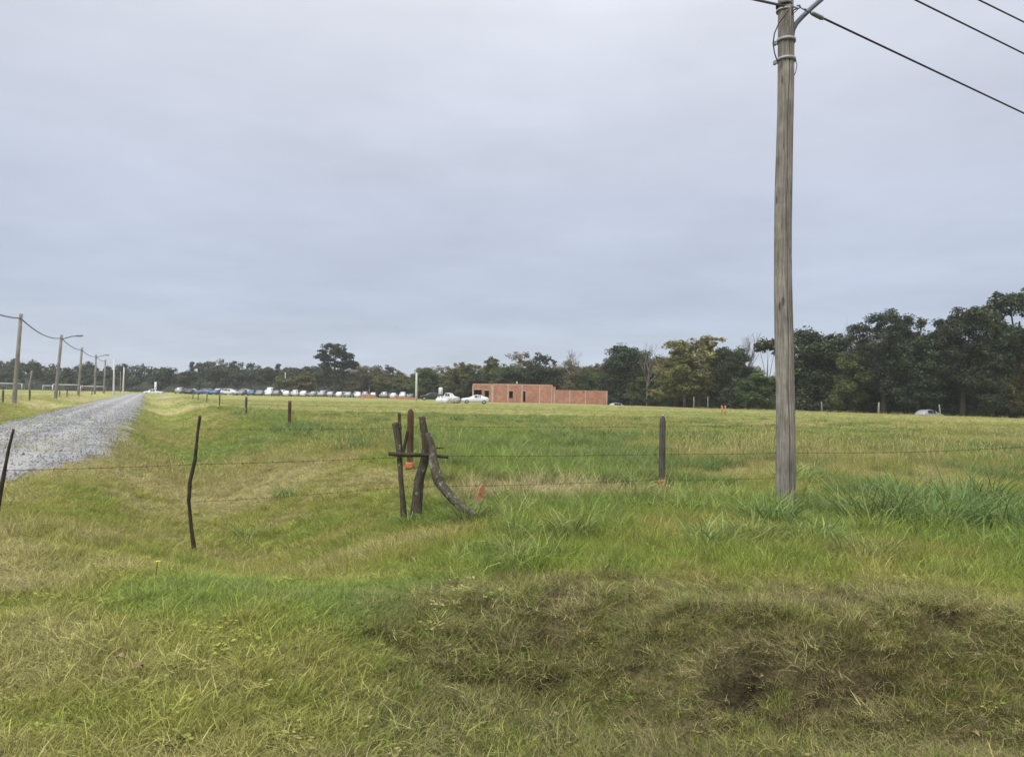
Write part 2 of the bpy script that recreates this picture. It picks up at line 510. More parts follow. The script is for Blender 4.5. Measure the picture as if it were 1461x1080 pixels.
def field(x, y):
    s, t = road_st(x, y)
    n1 = fbm(x / 8, y / 8, 31); n2 = fbm(x / 2.2, y / 2.2, 32); n3 = fbm(x / .6, y / .6, 33)
    st = fbm(x / 26, y / 7, 34)
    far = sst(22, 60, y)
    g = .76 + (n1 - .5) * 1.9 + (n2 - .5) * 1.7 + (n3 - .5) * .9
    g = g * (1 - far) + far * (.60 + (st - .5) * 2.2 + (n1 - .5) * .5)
    g = g - .08 * sst(24, 30, y) * (1 - sst(44, 60, y)) * sst(-4, 4, x)
    g = g + .08 * sst(12.5, 15.5, y) * (1 - sst(22, 27, y)) * sst(-3, 0, x)
    g = g + .28 * sst(6.6, 7.6, y) * (1 - sst(10.2, 11.2, y)) * sst(-2, 0, x)
    px_ = np.exp(-(((x - .1) / 1.5) ** 2 + ((y - 11.4) / .75) ** 2))
    px2 = np.exp(-(((x - 2.2) / 1.8) ** 2 + ((y - 12.0) / .5) ** 2))
    strawp = np.clip(1.25 * px_ + .7 * px2 - .2 + .5 * (n3 - .5), 0, 1)
    g = g - .52 * (1 - sst(-1.5, .5, x)) * (1 - sst(4.4, 5.8, y)) + .2 * np.exp(-(((x + 2.2) / 1.6) ** 2 + ((y - 6.2) / .7) ** 2)) - .25 * (1 - sst(-4.5, -3, x)) * (1 - sst(8, 10, y))
    slope = np.exp(-((s - 6.0) / 1.8) ** 2) * sst(9, 12, y)
    g = g - .30 * slope
    g = g - .22 * np.exp(-((s - 3.0) / 1.2) ** 2) * sst(10, 13, y)
    lv = sst(2.2, 2.8, -s) * sst(18, 26, y)
    g = g - .35 * lv * (1 - sst(14, 22, -s))
    g = np.clip(g, 0, 1.15)
    c = np.where(g[:, None] < .5, STRAW + (YG - STRAW) * (g[:, None] / .5), YG + (GREEN - YG) * np.clip((g[:, None] - .5) / .35, 0, 1))
    lu = np.clip((g - .85) / .3, 0, 1)[:, None]
    c = c + (LUSH - c) * lu
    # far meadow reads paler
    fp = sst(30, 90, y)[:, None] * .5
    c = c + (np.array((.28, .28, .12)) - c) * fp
    c = c + (TAN - c) * strawp[:, None]
    fd, bank = front_ditch(x, y)
    br = sst(-1.6, .3, x) * (1 - sst(bank + .1, bank + 1.4, y + (n2 - .5) * 1.6))
    n4 = fbm(x / 1.1, y / .8, 36)
    b = np.clip(br * (.56 + (n4 - .5) * 2.0 - .09 * np.clip(x - 1.8, 0, 3)), 0, .82)
    c = c + (BROWN - c) * b[:, None]
    # greener toward the right end of the ditch bank
    return c, g, b, strawp


# ------------------------------------------------------------------ ground sheet
def axis(n, first, maxv):
    lo, hi = 1e-4, .2
    for _ in range(60):
        mid = (lo + hi) / 2
        if first / mid * math.sinh(mid * n) > maxv: hi = mid
        else: lo = mid
    return first / lo * np.sinh(lo * np.arange(n + 1))


xa = axis(230, .05, 1600)
xs = np.concatenate([-xa[:0:-1], xa])
yf = axis(390, .04, 2200)
yb = axis(40, .2, 300)
ys = np.concatenate([5 - yb[:0:-1], 5 + yf])
XX, YY = np.meshgrid(xs, ys)
ZZ = H(XX.ravel(), YY.ravel())
V = np.stack([XX.ravel(), YY.ravel(), ZZ], 1)
nx = len(xs); ny = len(ys)
I = (np.arange(ny - 1)[:, None] * nx + np.arange(nx - 1)[None, :]).ravel()
Fq = np.stack([I, I + 1, I + nx + 1, I + nx], 1)
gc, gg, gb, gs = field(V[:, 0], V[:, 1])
nearf = (1 - sst(30, 70, V[:, 1]))[:, None]
soilc = np.array((.062, .050, .029))
gcol = gc * (.80 - .45 * nearf) + soilc * nearf * .65
pt = pits(V[:, 0], V[:, 1])[:, None]
gcol = gcol + (np.array((.055, .043, .028)) - gcol) * np.clip(pt * 1.1, 0, 1)
ground = npmesh('ground', V, Fq, M['ground'], {'col': np.concatenate([gcol, np.ones((len(V), 1))], 1)}, True)
tag(ground, kind='structure')

# ------------------------------------------------------------------ gravel road
nt_, ns_ = 420, 26
tt = -18.7 + (np.linspace(0, 1, nt_) ** 1.6) * 191
rv = []
for i, t in enumerate(tt):
    yc = 27 + .9033 * t
    wl = -2.15 + .5 * (fbm(np.array([t / 2.5]), np.array([1.7]), 41)[0] - .5) * 2
    wr = 2.15 + 1.2 * (fbm(np.array([t / 1.4]), np.array([8.7]), 42)[0] - .5) * 2 - .5 * sst(30, 90, t)
    if t < -13: wr -= (-13 - t) * .25; wl -= (-13 - t) * .1
    for k in range(ns_):
        f = k / (ns_ - 1)
        s = wl + (wr - wl) * f
        x = -16.2 + .9033 * s - .429 * t; y = 27 + .429 * s + .9033 * t
        edge = min(f, 1 - f, (i / nt_) * 3)
        rut = math.exp(-((s - .75) / .28) ** 2) + math.exp(-((s + .75) / .28) ** 2)
        rv.append((x, y, edge, rut))
rv = np.array(rv)
rz = H(rv[:, 0], rv[:, 1]) + np.where(rv[:, 2] < .02, -.03, .045) + .03 * (fbm(rv[:, 0] / .5, rv[:, 1] / .5, 44) - .5)
rV = np.stack([rv[:, 0], rv[:, 1], rz], 1)
I = (np.arange(nt_ - 1)[:, None] * ns_ + np.arange(ns_ - 1)[None, :]).ravel()
road = npmesh('gravel_road', rV, np.stack([I, I + 1, I + ns_ + 1, I + ns_], 1), M['gravel'], {'v': np.stack([.92 + .22 * rv[:, 3], rv[:, 3], rv[:, 2], np.ones(len(rv))], 1)}, True)
tag(road, kind='structure')


# ------------------------------------------------------------------ scatter sources
def blades(n, spread, hmin, hmax, width, lean, curl, seed, segs=3, drymu=.25):
    r = random.Random(seed)
    mb = MB()
    for _ in range(n):
        a = r.uniform(0, 2 * PI); d = spread * math.sqrt(r.random())
        bx, by = d * math.cos(a), d * math.sin(a)
        h = r.uniform(hmin, hmax)
        la = r.uniform(0, 2 * PI) if r.random() < .5 else a + r.uniform(-.6, .6)
        ln = abs(r.gauss(lean, lean * .5)); cu = abs(r.gauss(curl, curl * .5))
        dx, dy = math.cos(la), math.sin(la)
        w = width * r.uniform(.6, 1.3)
        tw = r.uniform(0, PI)
        sx, sy = math.cos(tw), math.sin(tw)
        col = (r.uniform(.5, 1.55), min(1, abs(r.gauss(drymu, .3))), 0, 1)
        vs = []; x, y, z = bx, by, -.01
        ang = ln
        for k in range(segs + 1):
            f = k / segs
            ww = w * (1 - f) ** .6 if k < segs else 0
            if k < segs:
                vs += [(x - sx * ww / 2, y - sy * ww / 2, z), (x + sx * ww / 2, y + sy * ww / 2, z)]
            else:
                vs += [(x, y, z)]
            st = h / segs
            x += dx * math.sin(ang) * st; y += dy * math.sin(ang) * st; z += math.cos(ang) * st
            z = max(z, .006)
            ang = min(ang + cu / segs, 2.6)
        fs = [(2 * k, 2 * k + 1, 2 * k + 3, 2 * k + 2) for k in range(segs - 1)]
        fs.append((2 * segs - 2, 2 * segs - 1, 2 * segs))
        mb.add(vs, fs, col)
    return mb


def tangle(n, spread, seed):
    r = random.Random(seed); mb = MB()
    for _ in range(n):
        a = r.uniform(0, 2 * PI); d = spread * math.sqrt(r.random())
        x, y, z = d * math.cos(a), d * math.sin(a), r.uniform(0, .03)
        hd = r.uniform(0, 2 * PI); el = r.uniform(-.1, .9)
        st = r.uniform(.02, .05); w = r.uniform(.0010, .0020)
        vs = []; ns = 4
        for k in range(ns + 1):
            ww = w * (1 - .8 * k / ns)
            vs += [(x - math.sin(hd) * ww, y + math.cos(hd) * ww, z), (x + math.sin(hd) * ww, y - math.cos(hd) * ww, z + ww)]
            x += math.cos(hd) * math.cos(el) * st; y += math.sin(hd) * math.cos(el) * st; z = max(.004, z + math.sin(el) * st)
            hd += r.uniform(-.7, .7); el += r.uniform(-.6, .3)
        mb.add(vs, [(2 * k, 2 * k + 1, 2 * k + 3, 2 * k + 2) for k in range(ns)], (r.choice([.3, .5, .75, .95, 1.2, 1.6]), min(1, abs(r.gauss(.35, .3))), 0, 1))
    return mb


def seedstems(n, seed):
    r = random.Random(seed); mb = blades(14, .1, .12, .26, .004, .25, .5, seed, 3, .5)
    for _ in range(n):
        a = r.uniform(0, 2 * PI); d = .1 * math.sqrt(r.random()); x, y = d * math.cos(a), d * math.sin(a)
        h = r.uniform(.3, .5); lx, ly = r.uniform(-.12, .12), r.uniform(-.12, .12)
        mb.tube([(x, y, 0), (x + lx * .4, y + ly * .4, h * .6), (x + lx, y + ly, h)], [.0016, .0013, .001], 3, False, c=(1.1, .95, 0, 1))
        mb.tube([(x + lx, y + ly, h), (x + lx * 1.25, y + ly * 1.25, h + .05), (x + lx * 1.6, y + ly * 1.6, h + .1)], [.002, .006, .001], 4, False, c=(1.1, 1, 0, 1))
    return mb


def rosette(seed):
    r = random.Random(seed); mb = MB()
    for _ in range(16):
        a = r.uniform(0, 2 * PI); d = r.uniform(.0, .07); x, y = d * math.cos(a), d * math.sin(a); z = r.uniform(.02, .07)
        l = r.uniform(.015, .035); w = l * .45; tl = r.uniform(-.2, .5)
        dx, dy = math.cos(a), math.sin(a)
        vs = [(x, y, z), (x + dx * l * .5 - dy * w, y + dy * l * .5 + dx * w, z + tl * l * .5), (x + dx * l, y + dy * l, z + tl * l * .6), (x + dx * l * .5 + dy * w, y + dy * l * .5 - dx * w, z + tl * l * .5)]
        mb.add(vs, [(0, 1, 2, 3)], (r.uniform(.8, 1.3), .05, 0, 1))
    return mb


src = bpy.data.collections.new('grass_sources')
gsrc = bpy.data.collections.new('gravel_sources')


def source(mb, name, mat, coll):
    me = bpy.data.meshes.new(name); me.from_pydata(mb.v, [], mb.f)
    a = me.attributes.new('v', 'FLOAT_COLOR', 'POINT'); a.data.foreach_set('color', np.array(mb.c, float).ravel())
    me.materials.append(mat); me.update()
    o = bpy.data.objects.new(name, me); coll.objects.link(o)


K = 0
for i in range(3): source(blades(60, .10, .04, .11, .0038, .55, 1.1, 100 + i, 3, .22), f'tuft_{K:02d}', M['tuft'], src); K += 1      # 0-2 short
for i in range(3): source(blades(40, .10, .11, .22, .0048, .35, 1.0, 110 + i, 3, .22), f'tuft_{K:02d}', M['tuft'], src); K += 1      # 3-5 medium
for i in range(3): source(tangle(60, .12, 120 + i), f'tuft_{K:02d}', M['tuft'], src); K += 1                                         # 6-8 dead tangle
for i in range(2): source(blades(22, .09, .26, .42, .010, .35, 1.5, 130 + i, 4, .08), f'tuft_{K:02d}', M['tuft'], src); K += 1       # 9-10 broad
for i in range(2): source(seedstems(6, 140 + i), f'tuft_{K:02d}', M['tuft'], src); K += 1                                            # 11-12 seed stems
for i in range(2): source(rosette(150 + i), f'tuft_{K:02d}', M['tuft'], src); K += 1                                                 # 13-14 weed leaves
for i in range(5):
    bm_ = MB(); r = random.Random(200 + i)
    vs = []
    for zz, rr in ((-.5, .6), (0, 1), (.45, .55)):
        for k in range(6):
            a = k * PI / 3 + r.uniform(-.3, .3); q = rr * r.uniform(.75, 1.2)
            vs.append((q * math.cos(a), q * math.sin(a) * .8, zz * r.uniform(.8, 1.2)))
    fs = [(j * 6 + k, j * 6 + (k + 1) % 6, j * 6 + 6 + (k + 1) % 6, j * 6 + 6 + k) for j in range(2) for k in range(6)]
    fs += [(12, 13, 14, 15, 16, 17), (5, 4, 3, 2, 1, 0)]
    bm_.add(vs, fs); source(bm_, f'stone_{i:02d}', M['stone'], gsrc)


def scatter_group(name, coll):
    ng = bpy.data.node_groups.new(name, 'GeometryNodeTree')
    ng.interface.new_socket('Geometry', in_out='INPUT', socket_type='NodeSocketGeometry')
    ng.interface.new_socket('Geometry', in_out='OUTPUT', socket_type='NodeSocketGeometry')
    N = ng.nodes.new; L = ng.links.new
    gi = N('NodeGroupInput'); go = N('NodeGroupOutput')
    ip = N('GeometryNodeInstanceOnPoints'); ci = N('GeometryNodeCollectionInfo')
    ci.inputs['Collection'].default_value = coll
    ci.inputs['Separate Children'].default_value = True; ci.inputs['Reset Children'].default_value = True
    ip.inputs['Pick Instance'].default_value = True
    mp = N('GeometryNodeMeshToPoints')

    def attr(nm, ty):
        a = N('GeometryNodeInputNamedAttribute'); a.data_type = ty; a.inputs['Name'].default_value = nm
        return a.outputs['Attribute']
    L(gi.outputs[0], mp.inputs['Mesh']); L(mp.outputs['Points'], ip.inputs['Points']); L(ci.outputs[0], ip.inputs['Instance'])
    L(attr('idx', 'INT'), ip.inputs['Instance Index'])
    er = N('FunctionNodeEulerToRotation'); L(attr('rot', 'FLOAT_VECTOR'), er.inputs[0]); L(er.outputs[0], ip.inputs['Rotation'])
    L(attr('scl', 'FLOAT_VECTOR'), ip.inputs['Scale'])
    L(ip.outputs['Instances'], go.inputs[0])
    return ng


def scatter(name, P, idx, rot, scl, tint, coll, label, cat):
    me = bpy.data.meshes.new(name)
    me.vertices.add(len(P)); me.vertices.foreach_set('co', P.astype(np.float32).ravel())
    a = me.attributes.new('idx', 'INT', 'POINT'); a.data.foreach_set('value', idx.astype(np.int32))
    a = me.attributes.new('rot', 'FLOAT_VECTOR', 'POINT'); a.data.foreach_set('vector', rot.astype(np.float32).ravel())
    a = me.attributes.new('scl', 'FLOAT_VECTOR', 'POINT'); a.data.foreach_set('vector', scl.astype(np.float32).ravel())
    a = me.attributes.new('tint', 'FLOAT_COLOR', 'POINT'); a.data.foreach_set('color', np.concatenate([tint, np.ones((len(P), 1))], 1).astype(np.float32).ravel())
    o = bpy.data.objects.new(name, me); COL.objects.link(o)
    md = o.modifiers.new('scatter', 'NODES'); md.node_group = scatter_group(name + '_scatter', coll)
    tag(o, label, cat, kind='stuff')
    return o


def sample(y0, y1, dens, mar=1.5):
    area = .73 * (y1 * y1 - y0 * y0) + 2 * mar * (y1 - y0)
    n = int(area * dens * 1.25)
    u = rng.random(n)
    y = np.sqrt(y0 * y0 + u * (y1 * y1 - y0 * y0))
    x = (rng.random(n) * 2 - 1) * (.73 * y + mar)
    return x, y


def gravel_mask(x, y):
    s, t = road_st(x, y)
    n = fbm(x / 1.1, y / 1.1, 51)
    wr = 2.25 + 1.3 * (n - .5) - .5 * sst(30, 90, t)
    wr = np.where(t < -13, wr - (-13 - t) * .25, wr)
    return (s < wr) & (s > -2.2 + .8 * (n - .5)) & (t > -18.7)


POLE_XY = tuple(gnd(1120, 722))[:2]
CLEAR = [(POLE_XY[0], POLE_XY[1] - .35), tuple(gnd(585, 669))[:2], tuple(gnd(944, 695))[:2], tuple(gnd(684, 711))[:2]]
parts = []
for y0, y1, dens, sc0 in ((2.2, 6, 380, .95), (6, 10, 230, 1.0), (10, 20, 90, 1.1), (20, 34, 24, 1.45), (34, 60, 9, 1.8), (60, 118, 2.8, 2.2)):
    x, y = sample(y0, y1, dens)
    ok = (~gravel_mask(x, y) | (rng.random(len(x)) < .10 * (fbm(x / 1.7, y / 1.7, 53) > .52) + .03)) & (edge_e(x, y) < .3)
    x, y = x[ok], y[ok]
    c, g, b, sp = field(x, y)
    u = rng.random(len(x)); k = np.zeros(len(x), int)
    n = fbm(x / 1.3, y / 1.3, 61); nn = fbm(x / 4.5, y / 4.5, 62)
    tall = .55 * sst(6.5, 8.5, y) + .6 * (nn - .5) - .3 * (x < -1.5) * (y < 26)
    r3 = lambda a, m: a + rng.integers(0, m, len(x))
    k = np.where((u < tall + .25 * (n - .5)) | (rng.random(len(x)) < .14), r3(3, 3), r3(0, 3))
    lush = (g > .95) & (u > .88) & (y > 7.0); k = np.where(lush, r3(9, 2), k)
    dry = (u < .55 * b + .3 * (pits(x, y) > .3) + .25 * (g < .3) + .08 * (g < .55)); k = np.where(dry, r3(6, 3), k)
    seed = (rng.random(len(x)) < .10 * (y > 16) * (g < .75)); k = np.where(seed, r3(11, 2), k)
    weed = (rng.random(len(x)) < .04) & (y < 9); k = np.where(weed, r3(13, 2), k)
    keep = rng.random(len(x)) > .9 * sp + .4 * (pits(x, y) > .45) + .3 * (vnoise(x / .5, y / .5, 64) > .86) * (y < 9)
    for cx, cy in CLEAR:
        keep &= ~((np.abs(x - cx * y / cy) < .16) & (y < cy + .15) & (y > cy - 1.0))
    s = sc0 * rng.uniform(.7, 1.3, len(x)) * (.75 + .5 * n)
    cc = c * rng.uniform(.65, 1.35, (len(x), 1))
    # the dry bank is a mix of dead stalks, dark brown tufts painting the shaded gaps and fresh shoots
    mixr = rng.random((len(x), 1)); bb = (b[:, None] > .25)
    cc = np.where(bb & (mixr < .24), GREEN * rng.uniform(.55, .95, (len(x), 1)), cc)
    cc = np.where(bb & (mixr > .74), np.array((.11, .08, .045)) * rng.uniform(.7, 1.3, (len(x), 1)), cc)
    cc = np.where(bb & (mixr > .62) & (mixr <= .74), STRAW * rng.uniform(.8, 1.15, (len(x), 1)), cc)
    # per-tuft species shift
    sh = rng.random((len(x), 1))
    cc = np.where(sh < .12, cc * .5 + STRAW * .5, cc)
    cc = np.where(sh > .88, cc * .55 + GREEN * .45 * (1 - b[:, None] * .4), cc)
    zs = s * rng.uniform(.8, 1.2, len(x)) * np.where(y > 34, np.where(y > 60, .22, .4), 1) * np.where((y > 20) & (y <= 34), .7, 1)
    zs = zs * (1 - .1 * b)
    clump = (vnoise(x / 1.5, y / 1.5, 71) * .6 + vnoise(x / .6, y / .9, 72) * .4 > .575 + .06 * (g < .6)) & (y > 10.5) & (y < 62) & (road_st(x, y)[0] > 7) & (sp < .2)
    k = np.where(clump & (u < .75), r3(9, 2), k)
    cc = np.where(clump[:, None], np.array((.115, .180, .046)) * rng.uniform(.7, 1.3, (len(x), 1)), cc)
    zs = zs * np.where(clump, .85, 1) * np.where((x < -.3) & (y < 8), .62, np.where(y < 7, .8, 1))
    s_, t_ = road_st(x, y)
    zs = zs * np.where((np.abs(s_) < 7) & (y > 9), .6, 1)
    P = np.stack([x, y, H(x, y) - .005], 1)
    rot = np.stack([rng.normal(0, .12, len(x)), rng.normal(0, .12, len(x)), rng.uniform(0, 2 * PI, len(x))], 1)
    parts.append((P[keep], k[keep], rot[keep], np.stack([s, s, zs], 1)[keep], cc[keep]))
cat_ = [np.concatenate([p[i] for p in parts]) for i in range(5)]
scatter('meadow_grass', *cat_, src, 'short green and straw coloured meadow grass covering the field and verge', 'grass')

# loose stones on and beside the road
x, y = sample(10.5, 75, 60, 3)
s, t = road_st(x, y)
n = fbm(x / 1.1, y / 1.1, 51)
inside = gravel_mask(x, y)
spill = (s > 0) & (s < 3.3) & (t > -19) & (rng.random(len(x)) < .25) & (n > .5)
spill |= (s > -3.0) & (s < 0) & (t > -19) & (rng.random(len(x)) < .2) & (n > .5)
ok = (inside | spill) & (rng.random(len(x)) < np.clip((75 - y) / 62, 0, 1) ** 2) & (rng.random(len(x)) > .55 * (np.exp(-((np.abs(s) - .75) / .28) ** 2)))
x, y = x[ok], y[ok]
m = len(x)
ss = rng.uniform(.010, .030, m) * np.where(rng.random(m) < .06, 1.7, 1) * (1 + .02 * np.clip(y - 15, 0, 30))
scatter('loose_gravel', np.stack([x, y, H(x, y) + .05 * gravel_mask(x, y) + .004], 1), rng.integers(0, 5, m), rng.uniform(0, 6.28, (m, 3)), np.stack([ss, ss, ss * .7], 1), np.ones((m, 3)), gsrc, 'loose grey stones scattered over the gravel road', 'gravel')


# ------------------------------------------------------------------ tussocks
def tussock(px, py, n, h, spread, label, seed, w=.019):
    p = gnd(px, py)
    o = blades(int(n * 1.3), spread, h * .7, h * 1.45, w, .4, 1.5, seed, 5, .12).build('grass_tussock', M['tussock'], None, False, p, True)
    tag(o, label, 'grass clump', 'tall grass clumps')
    return o


for i, a in enumerate((
    (1245, 750, 260, .62, .40, 'wide tall grass clump left of the largest one, right of the wooden pole'),
    (1330, 757, 320, .72, .50, 'largest dark green grass clump with long arching blades, right of the wooden pole'),
    (1430, 758, 300, .66, .50, 'long arching grass clump at the right edge of the photo'),
    (1385, 722, 240, .60, .45, 'tall grass clump just behind the largest clump at the right edge'),
    (1290, 718, 200, .52, .45, 'shorter grass clump behind the wide clumps, right of the wooden pole'),
    (1105, 752, 170, .48, .26, 'green grass clump growing at the front foot of the tall wooden pole'),
    (1165, 775, 130, .36, .30, 'low light green grass clump just right of the wooden pole foot'),
    (1075, 772, 130, .36, .30, 'low grass clump in front and left of the wooden pole foot'),
    (672, 748, 130, .30, .22, 'grass clump over the foot of the curved leaning fence log'),
    (815, 765, 150, .34, .30, 'loose grass clump midway between the log frame and the wooden pole'),
    (742, 764, 90, .26, .22, 'small grass clump right of the curved leaning log'),
    (585, 748, 60, .18, .14, 'short grass clump between the two uprights of the log frame'),
    (1135, 690, 150, .50, .40, 'dark grass clump beside the wooden pole, just behind it'),
    (1020, 780, 120, .34, .32, 'light grass clump well left of the wooden pole in the foreground green'),
    (1235, 800, 120, .34, .32, 'light green foreground grass clump below the wide tall clumps'),
    (415, 708, 90, .26, .30, 'dark grass clump on the ditch slope left of the log frame'),
    (362, 765, 70, .22, .28, 'low dark grass clump beside the crooked thin post'),
)):
    tussock(*a[:5], a[5], 300 + i)
for i, (px, py, h, sp, lb) in enumerate(((650, 600, .6, .5, 'far dark grass clump in the field above the log frame'),
                                      (905, 599, .45, .4, 'far dark grass clump in the field left of the grey stake'),
                                      (1020, 640, .5, .6, 'green grass clump in the field between grey stake and wooden pole'))):
    tussock(px, py, 160, h, sp, lb, 340 + i, .02)

# ------------------------------------------------------------------ log frame of the fence corner
Yf = gnd(594, 742).y
frame = empty('log_brace', gnd(590, 742))
tag(frame, 'rough log fence brace with crossbar and curved leaning log in the grass', 'fence brace')


def logmb(pix, rads, Y0, Y1=None, n=12, rough=.12, seed=0, sub=4):
    Y1 = Y1 or Y0
    P = []
    r = random.Random(seed)
    pts = [at(px, py, Y0 + (Y1 - Y0) * i / max(1, len(pix) - 1)) for i, (px, py) in enumerate(pix)]
    # Catmull-Rom subdivision
    out = []; rr = []
    for i in range(len(pts) - 1):
        p0 = pts[max(i - 1, 0)]; p1 = pts[i]; p2 = pts[i + 1]; p3 = pts[min(i + 2, len(pts) - 1)]
        for k in range(sub):
            t = k / sub
            out.append(.5 * ((2 * p1) + (p2 - p0) * t + (2 * p0 - 5 * p1 + 4 * p2 - p3) * t * t + (3 * p1 - p0 - 3 * p2 + p3) * t ** 3))
            rr.append(rads[i] + (rads[i + 1] - rads[i]) * t)
    out.append(pts[-1]); rr.append(rads[-1])
    ph = [r.uniform(0, 6.28) for _ in range(4)]
    rf = lambda a, i: 1 + rough * (.5 * math.sin(2 * a + ph[0] + i * .35) + .35 * math.sin(3 * a + ph[1] - i * .6) + .3 * math.sin(5 * a + ph[2] + i * 1.1)) + r.uniform(-.05, .05)
    mb = MB(); mb.tube(out, rr, n, True, rf)
    return mb


def part(mb, name, mat, parent, smooth=True):
    o = mb.build(name, mat, parent, smooth)
    if parent: o.matrix_parent_inverse = Matrix.Translation(parent.location).inverted()
    return o


def sink(pix, d=6):
    return pix


part(logmb([(563.5, 603), (566.5, 622), (570, 650), (572.5, 690), (575.5, 725), (577.5, 750)], [.036, .038, .038, .034, .040, .046], Yf, seed=1), 'upright_post', M['bark_lichen'], frame)
part(logmb([(601.5, 594), (605, 612), (608, 636), (605, 660), (598, 686), (595, 715), (593.5, 750)], [.040, .046, .055, .062, .066, .070, .078], Yf + .04, seed=2), 'upright_post', M['bark_lichen'], frame)
part(logmb([(569.5, 589), (570, 604), (571, 622), (573, 650)], [.019, .021, .021, .020], Yf + .045, seed=3), 'branch_stub', M['bark_lichen'], frame)
part(logmb([(581.5, 615), (579, 628), (575, 646)], [.016, .020, .022], Yf + .02, seed=4), 'branch_stub', M['bark'], frame)
part(logmb([(610, 618), (616.5, 640), (619, 662), (627, 687), (640, 705), (657.5, 722.5), (676, 737)], [.040, .052, .057, .060, .058, .056, .057], Yf - .10, Yf - .55, seed=5), 'leaning_log', wood_material('white_lichen_bark', (.03, .026, .018), (.10, .085, .06), lich=(11, .535, (.26, .27, .24)), zs=2.5, knots=False), frame)
part(logmb([(554.5, 647.5), (580, 648.5), (610, 649.5), (639.5, 652)], [.026, .028, .024, .022], Yf - .10, seed=6), 'crossbar', M['bark'], frame)
part(logmb([(617, 638.5), (625, 639), (633, 639.5)], [.010, .010, .009], Yf - .02, seed=7, n=6), 'wooden_peg', M['bark'], frame)


def post(px0, py0, px1, py1, r0, r1, mat, label, Y=None, pix=None, group='thin fence posts', rough=.12, seed=0, name='fence_post', cat='fence post'):
    """base (px1,py1), top (px0,py0)"""
    b = gnd(px1, py1) if Y is None else gat(px1, py1, Y)
    Y = b.y
    pl = pix or [(px0, py0), ((px0 + px1) / 2, (py0 + py1) / 2), (px1, py1)]
    n = len(pl)
    top = at(*pl[0], Y)
    pts = [at(a, c, Y) for a, c in pl]
    rs = [r0 + (r1 - r0) * i / (n - 1) for i in range(n)]
    pts.append(Vector((pts[-1].x, pts[-1].y, min(pts[-1].z, b.z) - .12))); rs.append(r1)
    r = random.Random(seed)
    mb = MB()
    P = []; R_ = []
    for i in range(len(pts) - 1):
        for k in range(4):
            P.append(pts[i].lerp(pts[i + 1], k / 4) - b); R_.append((rs[i] + (rs[i + 1] - rs[i]) * k / 4) * r.uniform(.93, 1.07))
    P.append(pts[-1] - b); R_.append(rs[-1])
    mb.tube(P, R_, 9, True, lambda a, i: 1 + rough * math.sin(2 * a + i * .4 + seed) + r.uniform(-.05, .05))
    o = mb.build(name, mat, None, True, b)
    tag(o, label, cat, group)
    return o


post(285.5, 593, 278, 790, .017, .027, M['bark'], 'crooked dark thin post standing in the ditch, whole post in view',
     pix=[(285.5, 593), (283, 610), (281, 627), (278, 657), (271, 688), (269.3, 715), (273, 754), (278, 790)], seed=3)
post(19.5, 612, -4, 735, .016, .024, M['bark'], 'leaning dark thin post cut by the left edge of the photo', Y=9.2,
     pix=[(19.5, 612), (12.5, 640), (5.5, 677), (0, 707), (-4, 735)], seed=5)
for i, (px, ty, by, rr, lb) in enumerate(((413, 572, 610, .055, 'nearest post of the field fence, furthest right in its row'),
                                      (351, 566, 592, .055, 'second nearest post of the field fence along the road ditch'),
                                      (313, 563, 580, .05, 'third nearest post of the field fence along the road ditch'),
                                      (295, 563, 574, .05, 'fourth nearest post of the field fence, left of the middle one'),
                                      (282.5, 562, 571, .05, 'fifth post of the field fence, in front of the parked cars'),
                                      (275, 562.5, 569.3, .05, 'farthest post of the field fence, in front of the leftmost parked car'))):
    post(px + .5, ty, px, by, rr, rr * 1.05, M['brownwood'] if i in (0,) else M['greywood'], lb, group='posts of the field fence', seed=20 + i)
for i, (px, ty, by, lb) in enumerate(((42, 557, 571, 'dark fence post below the leaning pale pole, left of the lamp pole'),
                                  (95.5, 553, 566, 'dark fence post in front of the middle football goal'),
                                  (85, 553, 565.5, 'dark fence post close to the street lamp pole foot'),
                                  (131, 556, 564, 'dark fence post right of the pair in red shirts'),
                                  (4, 556, 574, 'fence post left of the nearest left utility pole'))):
    post(px + .6, ty, px, by, .07, .07, M['greywood'], lb, group='posts by the football field', seed=40 + i)


# survey stakes with red collars
def stake(pxt, pyt, pxb, pyb, rad, mat, label, cap, seed):
    b = gnd(pxb, pyb)
    t = at(pxt, pyt, b.y) - b
    e = empty('marker_stake', b); tag(e, label, 'stake', 'wooden survey stakes')
    mb = MB(); r = random.Random(seed)
    P = [Vector((0, 0, -.1))] + [t * (k / 10) for k in range(0, 10)] + [t * .955, t * .99]
    mb.tube(P, [rad] * 11 + [rad * .82, rad * .35], 14, True, lambda a, i: 1 + .03 * math.sin(2 * a + seed) + r.uniform(-.02, .02))
    mb.build('shaft', mat, e, True)
    if cap:
        c = MB(); c.tube([t * .985, t * 1.0, t * 1.012], [rad * .62, rad * .5, rad * .2], 12); c.build('cap', M['strap'], e, True)
    col = MB(); col.tube([t * .005, t * .02, t * .10, t * .115], [rad * 1.25, rad * 1.45, rad * 1.4, rad * 1.15], 18); col.build('collar', M['red'], e, True)
    ringp = []
    mid = t * .068
    dr = Vector((-b.x, -b.y, 0)).normalized(); sd = Vector((-dr.y, dr.x, 0))
    rg = MB()
    base = mid + dr * rad * 1.47
    rg.tube([base + sd * math.cos(a) * rad * .65 + Vector((0, 0, math.sin(a) * rad * .5)) - dr * abs(math.cos(a)) * rad * .22 for a in [2 * PI * k / 16 * .86 + .4 for k in range(17)]], .007, 6)
    rg.build('ring_mark', M['ring'], e, True)


